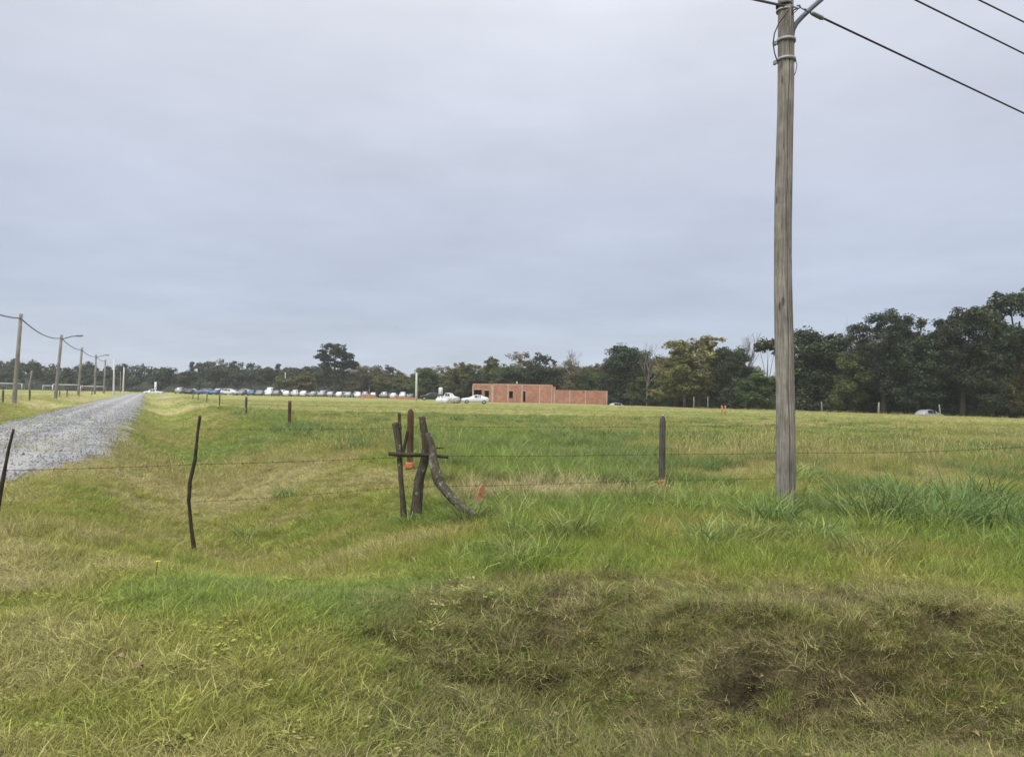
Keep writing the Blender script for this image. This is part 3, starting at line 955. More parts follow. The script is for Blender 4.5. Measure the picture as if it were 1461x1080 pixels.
stake(586, 582.5, 585, 669, .058, M['brownwood'], 'brown round stake with red collar behind the log brace', False, 1)
stake(945.6, 592.5, 944, 695, .054, M['greywood'], 'grey round stake with pale cap and red collar left of the wooden pole', True, 2)
# terracotta tile shard in the straw
p = gnd(684, 711)
mb = MB()
mb.add([(-.05, -.02, -.03), (.05, -.02, -.03), (.062, -.02, .10), (.035, -.02, .20), (.005, -.02, .215), (-.02, -.02, .16), (-.035, -.02, .07),
        (-.05, .02, -.03), (.05, .02, -.03), (.062, .02, .10), (.035, .02, .20), (.005, .02, .215), (-.02, .02, .16), (-.035, .02, .07)],
       [(0, 1, 2, 3, 4, 5, 6), (13, 12, 11, 10, 9, 8, 7)] + [(i, i + 7, (i + 1) % 7 + 7, (i + 1) % 7) for i in range(7)])
o = mb.build('terracotta_shard', M['terracotta'], None, False, p); o.rotation_euler = (.15, .1, .3)
tag(o, 'small orange terracotta shard standing upright in straw right of the log brace', 'tile shard')
# orange marker far in the field
b = gnd(1032, 592.5)
e = empty('field_marker', b); tag(e, 'small orange barrier marker far out in the field left of the wooden pole', 'marker')
mb = MB(); 
for sx in (-.17, .17): 
    q = MB(); q.tube([(sx, 0, -.05), (sx, 0, .95)], .05, 8); q.build('leg', M['terracotta'], e, True)
q = MB(); q.box(-.22, -.06, -.06, -.052, .25, .9); q.build('panel', M['terracotta'], e)


# ------------------------------------------------------------------ fence wires
def wire(pts, r, name, label, cat, group, sag=0, barbs=0, mat=None, n=5, seg=10):
    P = []
    for i in range(len(pts) - 1):
        a, b = Vector(pts[i]), Vector(pts[i + 1])
        for k in range(seg):
            t = k / seg
            p = a.lerp(b, t); p.z -= sag * (b - a).length * 4 * t * (1 - t)
            P.append(p)
    P.append(Vector(pts[-1]))
    o0 = P[0].copy()
    P = [p - o0 for p in P]
    mb = MB(); mb.tube(P, r, n)
    if barbs:
        rr = random.Random(4)
        acc = 0
        for a, b in zip(P, P[1:]):
            L_ = (b - a).length
            while acc < L_:
                q = a.lerp(b, acc / L_)
                for s in (0, 1):
                    d = Vector((rr.uniform(-.4, .4), rr.uniform(-1, 1), rr.uniform(-1, 1))).normalized() * .022
                    mb.tube([q - d, q + d], .0018, 3)
                acc += barbs
            acc -= L_
    o = mb.build(name, mat or M['wire'], None, True, o0)
    tag(o, label, cat, group)
    return o


Yd = gnd(278, 790).y
POLEB = gnd(1120, 722)
Yp = POLEB.y
g_ = 'fence wires strung in front of the field'
wire([at(-70, 673, 9.6), at(5, 671, 9.2), at(278, 662.5, Yd), at(571, 652, Yf), at(608, 650, Yf), at(944, 648, Yp - .6), at(1118, 646, Yp + .17), at(1300, 645, Yp - 1), at(1500, 635.5, 9.2)], .0026, 'barbed_wire', 'main barbed wire strand at mid height, crossing the whole photo', 'barbed wire', g_, .004, .13)
wire([at(278, 716, Yd), at(573, 694.5, Yf), at(596, 694, Yf), at(944, 684, Yp - .6), at(1108, 682, Yp + .17)], .0019, 'barbed_wire', 'lowest barbed wire strand, below the crossbar of the log brace', 'barbed wire', g_, .006, .13)
wire([at(284, 612, Yd), at(566, 610.5, Yf), at(604, 608, Yf), at(944, 608, Yp - .6), at(1112, 606, Yp + .17)], .0016, 'barbed_wire', 'highest barbed wire strand, at the tops of the log brace', 'barbed wire', g_, .005, .13)

# ------------------------------------------------------------------ big utility pole
pole = empty('utility_pole', POLEB)
tag(pole, 'tall weathered wooden utility pole with grey lamp arm, nearest to the viewer', 'utility pole')
mb = MB()
topz = 9.3
pz = lambda t: POLEB.lerp(at(1119, 0, Yp), t)       # t=1 at top of frame
ztf = (at(1119, 0, Yp) - POLEB).z
NP = 120
pts = []; rad = []
for i in range(NP + 1):
    z = -.5 + (topz + .5) * i / NP
    t = z / ztf
    p = pz(t) - POLEB
    p.x += .018 * math.sin(z * 1.1 + .5) - .012 * math.sin(z * .55)
    pts.append(p); rad.append(.142 + (.112 - .142) * min(t, 1.1) + .002 * math.sin(z * 3))
rp = random.Random(3)


def polerf(a, i):
    z = i / NP
    r = 1 + .02 * math.sin(3 * a + z * 5) + .012 * math.sin(7 * a - z * 9)
    for c0, amp, w, z0, z1, wob in ((4.88, .34, .06, -1, .80, .10), (5.15, .2, .045, .0, .9, .08), (4.35, .10, .035, .25, 1, .1), (5.6, .10, .04, .1, .8, .1), (3.8, .08, .03, 0, .5, .07)):
        if z0 < z < z1:
            c = c0 + wob * math.sin(z * 14 + c0 * 3) + .05 * math.sin(z * 47)
            d = (a - c + PI) % (2 * PI) - PI
            r -= amp * math.exp(-(d / w) ** 2) * min(1, (z - z0) * 14, (z1 - z) * 14)
    return r


mb.tube(pts, rad, 150, True, polerf)
mb.build('shaft', M['pole'], pole, True)
off = lambda px, py, dy=0: at(px, py, Yp + dy) - POLEB
# lamp arm
arm = MB()
apts = [off(1129.5, 93), off(1129.8, 70), off(1130, 52), off(1131.5, 43), off(1136, 34), off(1145, 24), off(1160, 10), off(1176, -4), off(1200, -24), off(1240, -52), off(1290, -78)]
arm.tube(apts, [.036] * 9 + [.034, .032], 14)
arm_o = arm.build('lamp_arm', M['steel'], pole, True)
hd = MB(); d = (apts[-1] - apts[-2]).normalized()
hd.tube([apts[-1] - d * .1, apts[-1], apts[-1] + d * .3, apts[-1] + d * .6, apts[-1] + d * .66], [.04, .09, .13, .10, .03], 14)
hd_o = hd.build('lamp_head', M['grey'], pole, True)
for py in (59, 86.5):
    st = MB(); c = pz((at(1118, py, Yp).z - POLEB.z) / ztf) - POLEB
    st.tube([c + Vector((0.025, 0, -.022)), c + Vector((.025, 0, -.02)), c + Vector((.025, 0, .02)), c + Vector((.025, 0, .022))], [.11, .142, .142, .11], 32)
    s_o = st.build('strap', M['strap'], pole, True)
    bl = MB(); c2 = off(1106.5, py + 4, -.05); bl.box(c2.x - .03, c2.x + .01, c2.y - .03, c2.y + .03, c2.z - .02, c2.z + .03); bl.build('strap_buckle', M['strap'], pole)
c = pz((at(1118, 16.5, Yp).z - POLEB.z) / ztf) - POLEB
st = MB(); st.tube([c + Vector((0, 0, -.012)), c + Vector((0, 0, -.011)), c + Vector((0, 0, .012)), c + Vector((0, 0, .013))], [.1, .121, .121, .1], 32); st.build('strap', M['strap'], pole, True)
c = pz((at(1118, 9, Yp).z - POLEB.z) / ztf) - POLEB
st = MB(); st.tube([c + Vector((0, 0, -.02)), c + Vector((0, 0, -.019)), c + Vector((0, 0, .02)), c + Vector((0, 0, .021))], [.1, .123, .123, .1], 32); st.build('cable_wrap', M['cable'], pole, True)
# hook and tension clamp
hk = MB(); hk.tube([off(1124, 9, -.05), off(1132, 10, -.12), off(1139, 13, -.14), off(1142, 11, -.14), off(1141, 8, -.14), off(1137, 9, -.14)], .012, 8); hk.build('hook', M['steel'], pole, True)
for k, pp in enumerate((((1126, 14), (1131, 16), (1138, 13)), ((1126, 22), (1132, 20), (1138, 14)), ((1125, 26), (1130, 17), (1136, 12)))):
    tw = MB(); tw.tube([off(*q, -.1) for q in pp], .006, 5); tw.build('tie_wire', M['wire'], pole, True)
lk = MB(); lk.tube([off(1140, 10, -.14), off(1148, 15, -.09), off(1158, 19.5, -.04)], .009, 6); lk.build('link_rod', M['steel'], pole, True)
cl = MB(); cl.tube([off(1157, 19, -.05), off(1160, 20, -.03), off(1172, 26, .05), off(1175, 27.5, .06)], [.02, .032, .034, .02], 12); cl.build('tension_clamp', M['grey'], pole, True)
lp = MB(); lp.tube([off(1126, 14, -.13), off(1120, 22, -.15), off(1111, 34, -.14), off(1105, 48, -.12), off(1103, 62, -.1), off(1105, 76, -.1), off(1109, 88, -.13)], .009, 6); lp.build('loose_cable', M['cable'], pole, True)
lp = MB(); lp.tube([off(1132, 79, -.05), off(1135.5, 86, -.05), off(1137, 94, -.05), off(1135, 104, -.05), off(1129, 116, -.06)], .006, 6); lp.build('loose_cable', M['cable'], pole, True)
lp = MB(); lp.tube([off(1128.5, 92, -.02), off(1128.5, 96, -.02), off(1129, 102, -.02)], [.02, .016, .006], 8); lp.build('cable_end', M['cable'], pole, True)

# overhead cables (pole line runs along (1.5, 1))
def cable(p0, Y0, p1, Y1, r, label, ext=1.6, sag=.012):
    a = at(*p0, Y0); b = at(*p1, Y1)
    c = a + (b - a) * ext; c.z = a.z - (a.z - b.z) * 1.0 - (b - a).length * (ext - 1) * .02
    wire([a, b, c] if ext > 1 else [a, b], r, 'power_cable', label, 'power cable', 'overhead power cables', 0.0, 0, M['cable'], 6, 14)


cable((1148, 14), Yp, (1461, 162), Yp + 4.5, .018, 'black power cable descending from the big wooden pole to the right edge')
cable((1118, 9), Yp - .14, (1060, -4), Yp - 1.7, .020, 'short black power cable leaving the top of the big pole toward the left', 3.0)
a = at(1119, -92, Yp)
cable((1119, -92), Yp, (1461, 77), Yp + 4.5, .017, 'middle of the three power cables crossing the upper right corner')
cable((1119, -136), Yp, (1461, 32), Yp + 4.5, .017, 'topmost power cable crossing the upper right corner')
for py in (-92, -136):
    c = at(1119, py, Yp) - POLEB
    iq = MB(); iq.tube([c + Vector((0, 0, -.12)), c + Vector((0, 0, -.04)), c, c + Vector((0, 0, .05))], [.05, .06, .035, .05], 12); iq.build('insulator', M['strap'], pole, True)

# ------------------------------------------------------------------ utility poles along the road
UP = [(20, 578, 30, 448, 0, 'nearest wooden utility pole on the left of the gravel road'),
      (79, 570, 88, 478, 1, 'wooden utility pole with a street lamp, second along the gravel road'),
      (111.5, 566.5, 117, 496, 0, 'plain wooden utility pole just left of the red shirted pair'),
      (135, 564, 137, 506, 1, 'fourth utility pole, with a small street lamp arm'),
      (148, 562.5, 150.5, 513, 0, 'slim utility pole between the fourth and the pale poles'),
      (162, 563, 163, 512, 2, 'pale concrete pole left of the gravel road end'),
      (175.5, 560, 177, 524, 2, 'short pale concrete pole nearest the gravel road end')]
UY = [60, 87, 114, 141, 166, 150, 185]
tops = []
for i, (bx, by, tx, ty, kind, lb) in enumerate(UP):
    b = gat(bx, by, UY[i])
    t = at(tx, ty, UY[i])
    e = empty('utility_pole', b); tag(e, lb, 'utility pole', 'utility poles along the gravel road')
    t = t - b
    r0 = .17 if i == 0 else .19
    mb = MB(); mb.tube([Vector((0, 0, -.4)), Vector((0, 0, 0)), t * .5, t], [r0, r0, r0 * .88, r0 * .75], 12)
    mb.build('shaft', M['palepole'] if kind == 2 else M['farpole'], e, True)
    if kind == 1:
        k = UY[i] / F
        q = t * .93
        am = MB(); am.tube([q, q + Vector((.3, 0, .1)), q + Vector((1.2, -.1, .35)), q + Vector((1.9, -.2, .42))], .06, 8); am.build('lamp_arm', M['steel'], e, True)
        hd = MB(); w = q + Vector((1.8, -.2, .42)); hd.tube([w, w + Vector((.1, 0, .02)), w + Vector((.6, -.05, .04)), w + Vector((.85, -.06, .02))], [.05, .12, .14, .04], 10); hd.build('lamp_head', M['grey'], e, True)
    tops.append(b + t * .965)
pprev = tops[0] + (tops[0] - tops[1])
seq = [pprev] + tops[:5]
names = ['sagging cable from the left edge to the nearest left pole', 'sagging cable between the nearest left pole and the lamp pole', 'cable between the lamp pole and the plain pole beyond it',
         'cable from the plain pole to the fourth pole', 'farthest cable, from the fourth pole to the slim pole']
for i in range(5):
    wire([seq[i] + Vector((0, 0, -.1)), seq[i + 1] + Vector((0, 0, -.1))], .045, 'power_cable', names[i], 'power cable', 'cables of the roadside pole line', .018 if i < 2 else .012, 0, M['cable'], 6, 16)

# slim poles far away
for (px, ty, by, Y, r, lb, mat, lean) in (
    (594, 532, 567, 150, .22, 'thick pale concrete pole left of the white water tank', 'palepole', .3),
    (407, 531, 556, 235, .14, 'thin pale pole behind the parked cars, before the yellow green tree', 'palepole', 0),
    (42, 529, 556, 230, .22, 'bent pale pole leaning right, between the two left football goals', 'farpole', 3.2),
    (527, 549, 560, 235, .2, 'short pale post behind the parked cars near the soil heap', 'palepole', 0),
    (222, 545, 555, 222, .35, 'short thick white post behind the white pickup', 'white', 0),
    (172, 530, 558, 230, .12, 'thin grey pole between the two pale concrete poles', 'farpole', 0),
    (1010, 566, 582, 125, .09, 'thin fence post before the dark trees, left of the orange marker', 'farpole', 0),
    (990, 566, 580, 126, .12, 'grey fence post before the dark trees, below the yellow tree', 'farpole', 0),
    (1173, 573, 584, 108, .09, 'thin leaning post at the field edge right of the wooden pole', 'farpole', -1),
    (1253, 574, 588, 105, .14, 'grey stump like post at the field edge below the big tree', 'farpole', 1),
    (1343, 577, 590, 97, .10, 'leaning grey post just right of the half hidden hatchback', 'farpole', -3)):
    b = gat(px, by, Y); b.z -= .3
    t = at(px + lean, ty, Y) - b
    mb = MB(); mb.tube([Vector((0, 0, -.3)), t * .35 + Vector((-.3 if lean > 2 else 0, 0, 0)), t * .6, t], [r, r, r * .95, r * .8], 10)
    o = mb.build('slim_pole', M[mat], None, True, b); tag(o, lb, 'pole', 'slim poles and posts far off')


# ------------------------------------------------------------------ football goals
def goal(px0, px1, pyb, Y, h, depth, label):
    a = gat(px0, pyb, Y); b = gat(px1, pyb, Y)
    w = b.x - a.x
    e = empty('football_goal', a); tag(e, label, 'football goal', 'white football goals')
    r = .085
    for x in (0, w):
        q = MB(); q.tube([(x, 0, -.1), (x, 0, h)], r, 8); q.build('goal_post', M['white'], e, True)
    q = MB(); q.tube([(-r, 0, h), (w + r, 0, h)], r, 8); q.build('crossbar', M['white'], e, True)
    for x in (0, w):
        q = MB(); q.tube([(x, 0, h), (x - .2, depth, h), (x - .5, depth * 1.5, 0)], .04, 6); q.build('stay', M['white'], e, True)
    n = MB()
    for k in range(1, 16):
        x = w * k / 16; n.tube([(x, .02, h), (x, depth, h * .97), (x, depth * 1.5, 0)], .006, 3)
    for k in range(1, 6):
        z = h * k / 6; y = depth * 1.5 - (depth * .5) * k / 6; n.tube([(0, y, z), (w, y, z)], .006, 3)
    n.build('net', M['net'], e)


goal(-12, 31, 557, 205, 1.95, 1.2, 'white football goal at the far left edge of the photo')
goal(75, 113.5, 558.5, 205, 1.95, 1.6, 'middle white football goal, behind the lamp pole')
goal(115, 148, 559.5, 205, 1.65, 1.4, 'rightmost white football goal, beside the pair in red shirts')
goal(61, 74.5, 557, 235, 1.65, 1.0, 'small white football goal just left of the lamp pole foot')


# ------------------------------------------------------------------ people
def person(px, Y, h, rz, label, stride):
    b = gat(px, 559, Y)
    e = empty('person', b, rz); tag(e, label, 'person')
    k = h / 1.72
    J = [((0, 0, .95), .125), ((0, 0, 1.15), .12), ((0, 0, 1.38), .13), ((0, 0, 1.50), .055), ((0, .01, 1.56), .06), ((0, .02, 1.64), .095), ((0, 0, 1.72), .06)]
    E = [(0, 1), (1, 2), (2, 3), (3, 4), (4, 5), (5, 6)]

    def chain(root, pts):
        prev = root
        for p, r in pts:
            J.append((p, r)); E.append((prev, len(J) - 1)); prev = len(J) - 1
    for s in (-1, 1):
        st = stride * s
        chain(2, [((.19 * s, 0, 1.40), .06), ((.25 * s, -st * .3, 1.14), .045), ((.26 * s, -st * .4 + .12, .93), .035), ((.26 * s, -st * .4 + .17, .86), .035)])
        chain(0, [((.09 * s, 0, .90), .09), ((.10 * s, st * .4 + .03, .50), .06), ((.10 * s, st * .7, .09), .042), ((.10 * s, st * .7 + .15, .04), .04)])
    me = bpy.data.meshes.new('body'); me.from_pydata([tuple(c * k for c in p) for p, _ in J], E, [])
    me.materials.append(M['skin'])
    o = bpy.data.objects.new('body', me); COL.objects.link(o); o.parent = e
    sm = o.modifiers.new('skin', 'SKIN'); me.skin_vertices.new() if not me.skin_vertices else None
    for i, (_, r) in enumerate(J): me.skin_vertices[0].data[i].radius = (r * k, r * k)
    me.skin_vertices[0].data[0].use_root = True
    o.modifiers.new('sub', 'SUBSURF').levels = 1
    q = MB(); q.tube([(0, 0, z * k) for z in (.9, 1.1, 1.36, 1.46, 1.5)], [.165 * k, .15 * k, .19 * k, .15 * k, .07 * k], 12)
    for s in (-1, 1): q.tube([Vector((.13 * s, 0, 1.42)) * k, Vector((.2 * s, 0, 1.39)) * k, Vector((.245 * s, -stride * s * .24, 1.18)) * k], [.08 * k, .08 * k, .075 * k], 8)
    q.build('shirt', M['shirt'], e, True)
    q = MB()
    for s in (-1, 1): q.tube([Vector((.075 * s, 0, .98)) * k, Vector((.09 * s, 0, .9)) * k, Vector((.1 * s, stride * s * .36 + .02, .52)) * k], [.12 * k, .115 * k, .085 * k], 10)
    q.build('shorts', M['shorts'], e, True)
    q = MB(); q.tube([(0, -.02 * k, 1.63 * k), (0, -.015 * k, 1.70 * k), (0, -.005 * k, 1.745 * k), (0, 0, 1.755 * k)], [.10 * k, .105 * k, .075 * k, .02 * k], 10); q.build('hair', M['hair'], e, True)


person(118.5, 200, 1.75, 2.6, 'left one of two people in red shirts standing beside the football goal', .25)
person(123.0, 203, 1.78, -1.0, 'right one of two people in red shirts standing beside the football goal', .15)


# ------------------------------------------------------------------ cars
def ring(st):
    x, zb, zs, zr, w, wr = st
    # half section from bottom to roof centre: bottom, sill, mid, belt, roof edge, roof mid
    return [(x, .82 * w, zb), (x, .97 * w, zb + .14), (x, w, (zb + zs) * .5 + .08), (x, .95 * w, zs), (x, wr, zr - .03), (x, wr * .6, zr + .015), (x, 0, zr + .03)]


PROF = {
    # x, zbottom, zbelt, zroof, halfwidth, roof halfwidth ; cab: indices (windscreen start, roof start, roof end, rear end)
    'sedan': ([(-2.25, .42, .68, .70, .62, .52), (-2.15, .26, .80, .84, .78, .66), (-1.6, .22, .88, .93, .86, .74), (-1.15, .22, .92, .96, .88, .76), (-.35, .22, .95, 1.36, .88, .64), (.25, .22, .96, 1.45, .88, .66), (.8, .22, .97, 1.38, .88, .63), (1.45, .22, .97, 1.02, .87, .70), (1.95, .24, .95, 1.0, .84, .70), (2.2, .34, .88, .92, .76, .62)], (3, 4, 6, 7)),
    'coupe': ([(-2.2, .42, .68, .70, .62, .52), (-2.1, .26, .78, .82, .78, .66), (-1.6, .22, .86, .91, .86, .74), (-1.05, .22, .92, .96, .88, .76), (-.15, .22, .96, 1.36, .88, .62), (.35, .22, .97, 1.44, .88, .64), (.95, .22, .98, 1.38, .88, .62), (1.75, .22, 1.0, 1.12, .87, .66), (2.0, .24, .98, 1.06, .84, .70), (2.2, .34, .88, .94, .76, .62)], (3, 4, 6, 7)),
    'hatch': ([(-1.95, .42, .70, .72, .60, .5), (-1.85, .25, .80, .86, .76, .64), (-1.4, .22, .88, .95, .83, .72), (-1.05, .22, .93, .99, .84, .74), (-.35, .22, .96, 1.42, .84, .63), (.2, .22, .97, 1.50, .84, .65), (1.1, .22, .99, 1.46, .84, .62), (1.6, .24, .99, 1.30, .82, .58), (1.88, .28, .96, 1.0, .78, .64), (1.95, .4, .82, .86, .72, .6)], (3, 4, 6, 8)),
    'suv': ([(-2.2, .5, .84, .86, .68, .58), (-2.1, .34, .96, 1.02, .84, .72), (-1.6, .30, 1.04, 1.10, .91, .80), (-1.2, .30, 1.08, 1.14, .92, .82), (-.6, .30, 1.10, 1.62, .92, .70), (.1, .30, 1.12, 1.72, .92, .72), (1.3, .30, 1.14, 1.70, .92, .70), (1.8, .32, 1.14, 1.60, .91, .66), (2.12, .36, 1.10, 1.16, .88, .74), (2.2, .46, .96, 1.0, .82, .7)], (3, 4, 7, 8)),
    'pickup': ([(-2.55, .52, .86, .88, .70, .6), (-2.45, .36, .98, 1.02, .86, .74), (-1.9, .34, 1.05, 1.10, .91, .80), (-1.4, .34, 1.08, 1.14, .92, .82), (-.75, .34, 1.10, 1.62, .92, .70), (-.1, .34, 1.11, 1.72, .92, .72), (.55, .34, 1.11, 1.70, .92, .70), (.85, .34, 1.10, 1.16, .92, .84), (1.6, .36, 1.08, 1.12, .92, .86), (2.5, .40, 1.06, 1.10, .90, .84)], (3, 4, 6, 7)),
}


def make_car(kind, paint, name):
    st, (i0, i1, i2, i3) = PROF[kind]
    e = empty(name, (0, 0, 0))
    mb = MB()
    rings = []
    for s_ in st:
        h = ring(s_)
        rings.append(h + [(x, -y, z) for x, y, z in h[-2::-1]])
    n = len(rings[0])
    vs = [p for r in rings for p in r]
    fs = []
    for i in range(len(rings) - 1):
        for k in range(n - 1): fs.append((i * n + k, (i + 1) * n + k, (i + 1) * n + k + 1, i * n + k + 1))
        fs.append((i * n + n - 1, (i + 1) * n + n - 1, (i + 1) * n, i * n))
    fs.append(tuple(range(n))); fs.append(tuple(range(len(vs) - 1, len(vs) - 1 - n, -1)))
    mb.add(vs, fs)
    body = mb.build('body', paint, e, True)
    bv = body.modifiers.new('bevel', 'BEVEL'); bv.width = .03; bv.segments = 2; bv.limit_method = 'ANGLE'; bv.angle_limit = math.radians(40)

    def panel(a, b, c, d, nm, sh=.10, up=.012):
        a, b, c, d = map(Vector, (a, b, c, d)); m = (a + b + c + d) / 4
        nr = (b - a).cross(d - a).normalized()
        if nr.dot(m - Vector((m.x * .3, 0, .6))) < 0: nr = -nr
        Q = [q + (m - q) * sh + nr * up for q in (a, b, c, d)]
        Q += [q - nr * up * 1.5 for q in Q]
        g = MB(); g.add(Q, [(0, 1, 2, 3), (7, 6, 5, 4), (0, 4, 5, 1), (1, 5, 6, 2), (2, 6, 7, 3), (3, 7, 4, 0)]); g.build(nm, M['glass'], e)
    R_ = rings
    panel(R_[i0][4], R_[i1][4], R_[i1][8], R_[i0][8], 'windscreen', .07, .03)
    panel(R_[i2][4], R_[i3][4], R_[i3][8], R_[i2][8], 'rear_window', .10, .03)
    for a, b in ((3, 4), (9, 8)):
        for i in range(i1, i2):
            panel(R_[i][a], R_[i + 1][a], R_[i + 1][b], R_[i][b], 'side_window', .11)
    wx0 = st[2][0] + .25; wx1 = st[-2][0] - .55 if kind != 'pickup' else 1.5
    wr = .31 if kind in ('sedan', 'hatch', 'coupe') else .37
    W = st[4][4]
    for wx in (wx0, wx1):
        for s in (-1, 1):
            w = MB(); w.tube([(wx, s * (W - .2), wr), (wx, s * (W - .16), wr), (wx, s * (W + .01), wr), (wx, s * (W + .03), wr)], [wr * .9, wr, wr, wr * .92], 18)
            wo = w.build('wheel', M['tyre'], e, True)
            r_ = MB(); r_.tube([(wx, s * (W + .028), wr), (wx, s * (W + .04), wr)], [wr * .62, wr * .56], 14); ro = r_.build('rim', M['silver'], wo)
    for s in (-1, 1):
        l = MB(); x = st[1][0]; z = st[1][2] - .05; l.tube([(x - .10, s * .5, z), (x - .02, s * .6, z), (x + .16, s * .72, z + .02)], [.05, .075, .04], 8); l.build('headlight', M['lamp'], e, True)
        l = MB(); x = st[-1][0]; z = st[-1][2] - .04; l.box(x - .1, x + .015, s * .62 - .09, s * .62 + .09, z - .12, z + .06); l.build('taillight', M['tail'], e)
    return e


def place_car(e, p, rz, label, cat='car', group=None):
    e.location = p; e.rotation_euler = (0, 0, rz)
    tag(e, label, cat, group)


PAINT = {'white': 'white', 'silver': 'silver', 'grey': 'grey', 'black': 'black', 'blue': 'blue', 'red': 'redpaint'}
proto = {}


def get_car(kind, col):
    key = (kind, col)
    if key not in proto:
        proto[key] = make_car(kind, M[PAINT[col]], 'parked_car' if kind != 'pickup' else 'pickup_truck')
        return proto[key]
    return copy_tree(proto[key])


place_car(get_car('pickup', 'white'), gat(219.5, 560, 208), .12, 'white pickup truck at the far end of the gravel road', 'pickup truck')
place_car(get_car('coupe', 'white'), gat(677.5, 574, 123), .10, 'white sedan parked in front of the unfinished brick house', 'car')
q = gat(1326, 592, 104); place_car(get_car('hatch', 'silver'), q, PI + .35, 'pale hatchback half hidden behind the field edge below the dark trees', 'car')
q = gat(882, 577, 152); q.z -= .35; place_car(get_car('hatch', 'silver'), q, PI + .2, 'pale car roof showing just right of the brick wall', 'car')
q = gat(614, 566, 172); place_car(get_car('suv', 'black'), q, .1, 'dark off roader left of the white water tank', 'car')
ORD = ['first', 'second', 'third', 'fourth', 'fifth', 'sixth', 'seventh', 'eighth', 'ninth', 'tenth', 'eleventh', 'twelfth', 'thirteenth', 'fourteenth', 'fifteenth', 'sixteenth', 'seventeenth', 'eighteenth', 'nineteenth']
ORD += ['twentieth'] + ['twenty-' + o for o in ORD[:9]] + ['thirtieth'] + ['thirty-' + o for o in ORD[:9]] + ['fortieth'] + ['forty-' + o for o in ORD[:9]]
rc = random.Random(12)
KN = {'sedan': 'sedan', 'hatch': 'hatchback', 'suv': 'off roader'}
def car_row(px, px1, Y, jit, sides, cols, gap, where):
    i = 0
    while px < px1:
        kind = rc.choice(['sedan', 'hatch', 'hatch', 'suv']); col = rc.choice(cols)
        side = rc.random() < sides
        hw = (2.35 if side else 1.2) * F / Y
        rz = rc.uniform(-.08, .08) + (0 if rc.random() < .5 else PI) if side else PI / 2 + rc.uniform(-.12, .12) + (PI if rc.random() < .4 else 0)
        px += hw
        if not (gap[0] < px < gap[1]):
            place_car(get_car(kind, col), gat(px, 562, Y + rc.uniform(-jit, jit)), rz, f'{col} {KN[kind]}, {ORD[i]} from the left in the {where} car row', 'car', 'cars in the far car park')
            i += 1
        px += hw


car_row(252, 590, 204, .8, .22, ['white', 'white', 'white', 'silver', 'silver', 'white', 'grey', 'black', 'silver', 'blue'], (512, 540), 'front')
car_row(258, 582, 219.5, .8, .3, ['white', 'white', 'silver', 'silver', 'white', 'grey', 'blue'], (0, 0), 'rear')
# dome-roofed white van seen above the rows
e = make_car('suv', M['white'], 'parked_van'); e.scale = (1.1, 1.1, 1.35)
place_car(e, gat(385.5, 560, 212), PI / 2, 'tall white van rising above the other parked cars', 'van', 'cars in the far car park')

# ------------------------------------------------------------------ things by the white sedan
b = gat(628.5, 571, 128)
e = empty('water_tank', b); tag(e, 'white upright water tank on a stand left of the white sedan', 'water tank')
for sx in (-.25, .25):
    for sy in (-.25, .25):
        q = MB(); q.box(sx - .04, sx + .04, sy - .04, sy + .04, -.1, 1.25); q.build('leg', M['greywood'], e)
q = MB(); q.box(-.4, .4, -.4, .4, 1.25, 1.33); q.build('platform', M['greywood'], e)
q = MB(); q.tube([(0, 0, 1.33), (0, 0, 1.36), (0, 0, 2.40), (0, 0, 2.5), (0, 0, 2.56)], [.32, .36, .36, .28, .1], 20); q.build('barrel', M['white'], e, True)
for j, (px, w, h, mt, lb) in enumerate(((628, .62, .80, 'white', 'bulging white builder bag at the left, below the water tank'), (635, .6, .78, 'white', 'bulging white builder bag between the tank and the tan pile'), (650, .75, .85, 'rubble', 'tan pile of building sand bags left of the white sedan'))):
    b = gat(px, 573, 122)
    mb = MB(); r = random.Random(60 + j)
    rows = [(0, .88), (.15, 1.0), (.5, 1.08), (.8, .98), (.95, .75), (1.0, .3)]
    mb.tube([(0, 0, z * h - (.02 if z == 0 else 0)) for z, _ in rows], [w * k for _, k in rows], 16, True, lambda a, i: (1 / max(abs(math.cos(a + .3)), abs(math.sin(a + .3)))) ** .6 * (1 + r.uniform(-.05, .05)))
    o = mb.build('builder_bag', M[mt], None, True, b); tag(o, lb, 'builder bag', 'builder bags by the house')
e = make_car('pickup', M['white'], 'small_truck'); e.scale = (.7, .9, .98)
place_car(e, gat(640, 571, 131), PI * .9, 'small white truck behind the builder bags left of the sedan', 'truck')


def heap(px, py, Y, w, d, h, mat, name, label, cat, seed):
    b = gat(px, py, Y)
    n, m = 22, 9
    vs = []; fs = []
    for j in range(m + 1):
        f = j / m
        for k in range(n):
            a = 2 * PI * k / n
            nn = .7 + .6 * vnoise(np.array([math.cos(a) * 1.4 + seed + f]), np.array([math.sin(a) * 1.4 + f * 2]), seed)[0]
            rr = (1 - f)
            vs.append((math.cos(a) * w / 2 * rr * nn, math.sin(a) * d / 2 * rr * nn, h * (1 - (1 - f) ** 1.8) * (.85 + .3 * vnoise(np.array([k * .6]), np.array([j * .9]), seed + 3)[0]) - .06 * (j == 0)))
    for j in range(m):
        for k in range(n): fs.append((j * n + k, j * n + (k + 1) % n, (j + 1) * n + (k + 1) % n, (j + 1) * n + k))
    mb = MB(); mb.add(vs, fs); o = mb.build(name, mat, None, True, b); tag(o, label, cat)


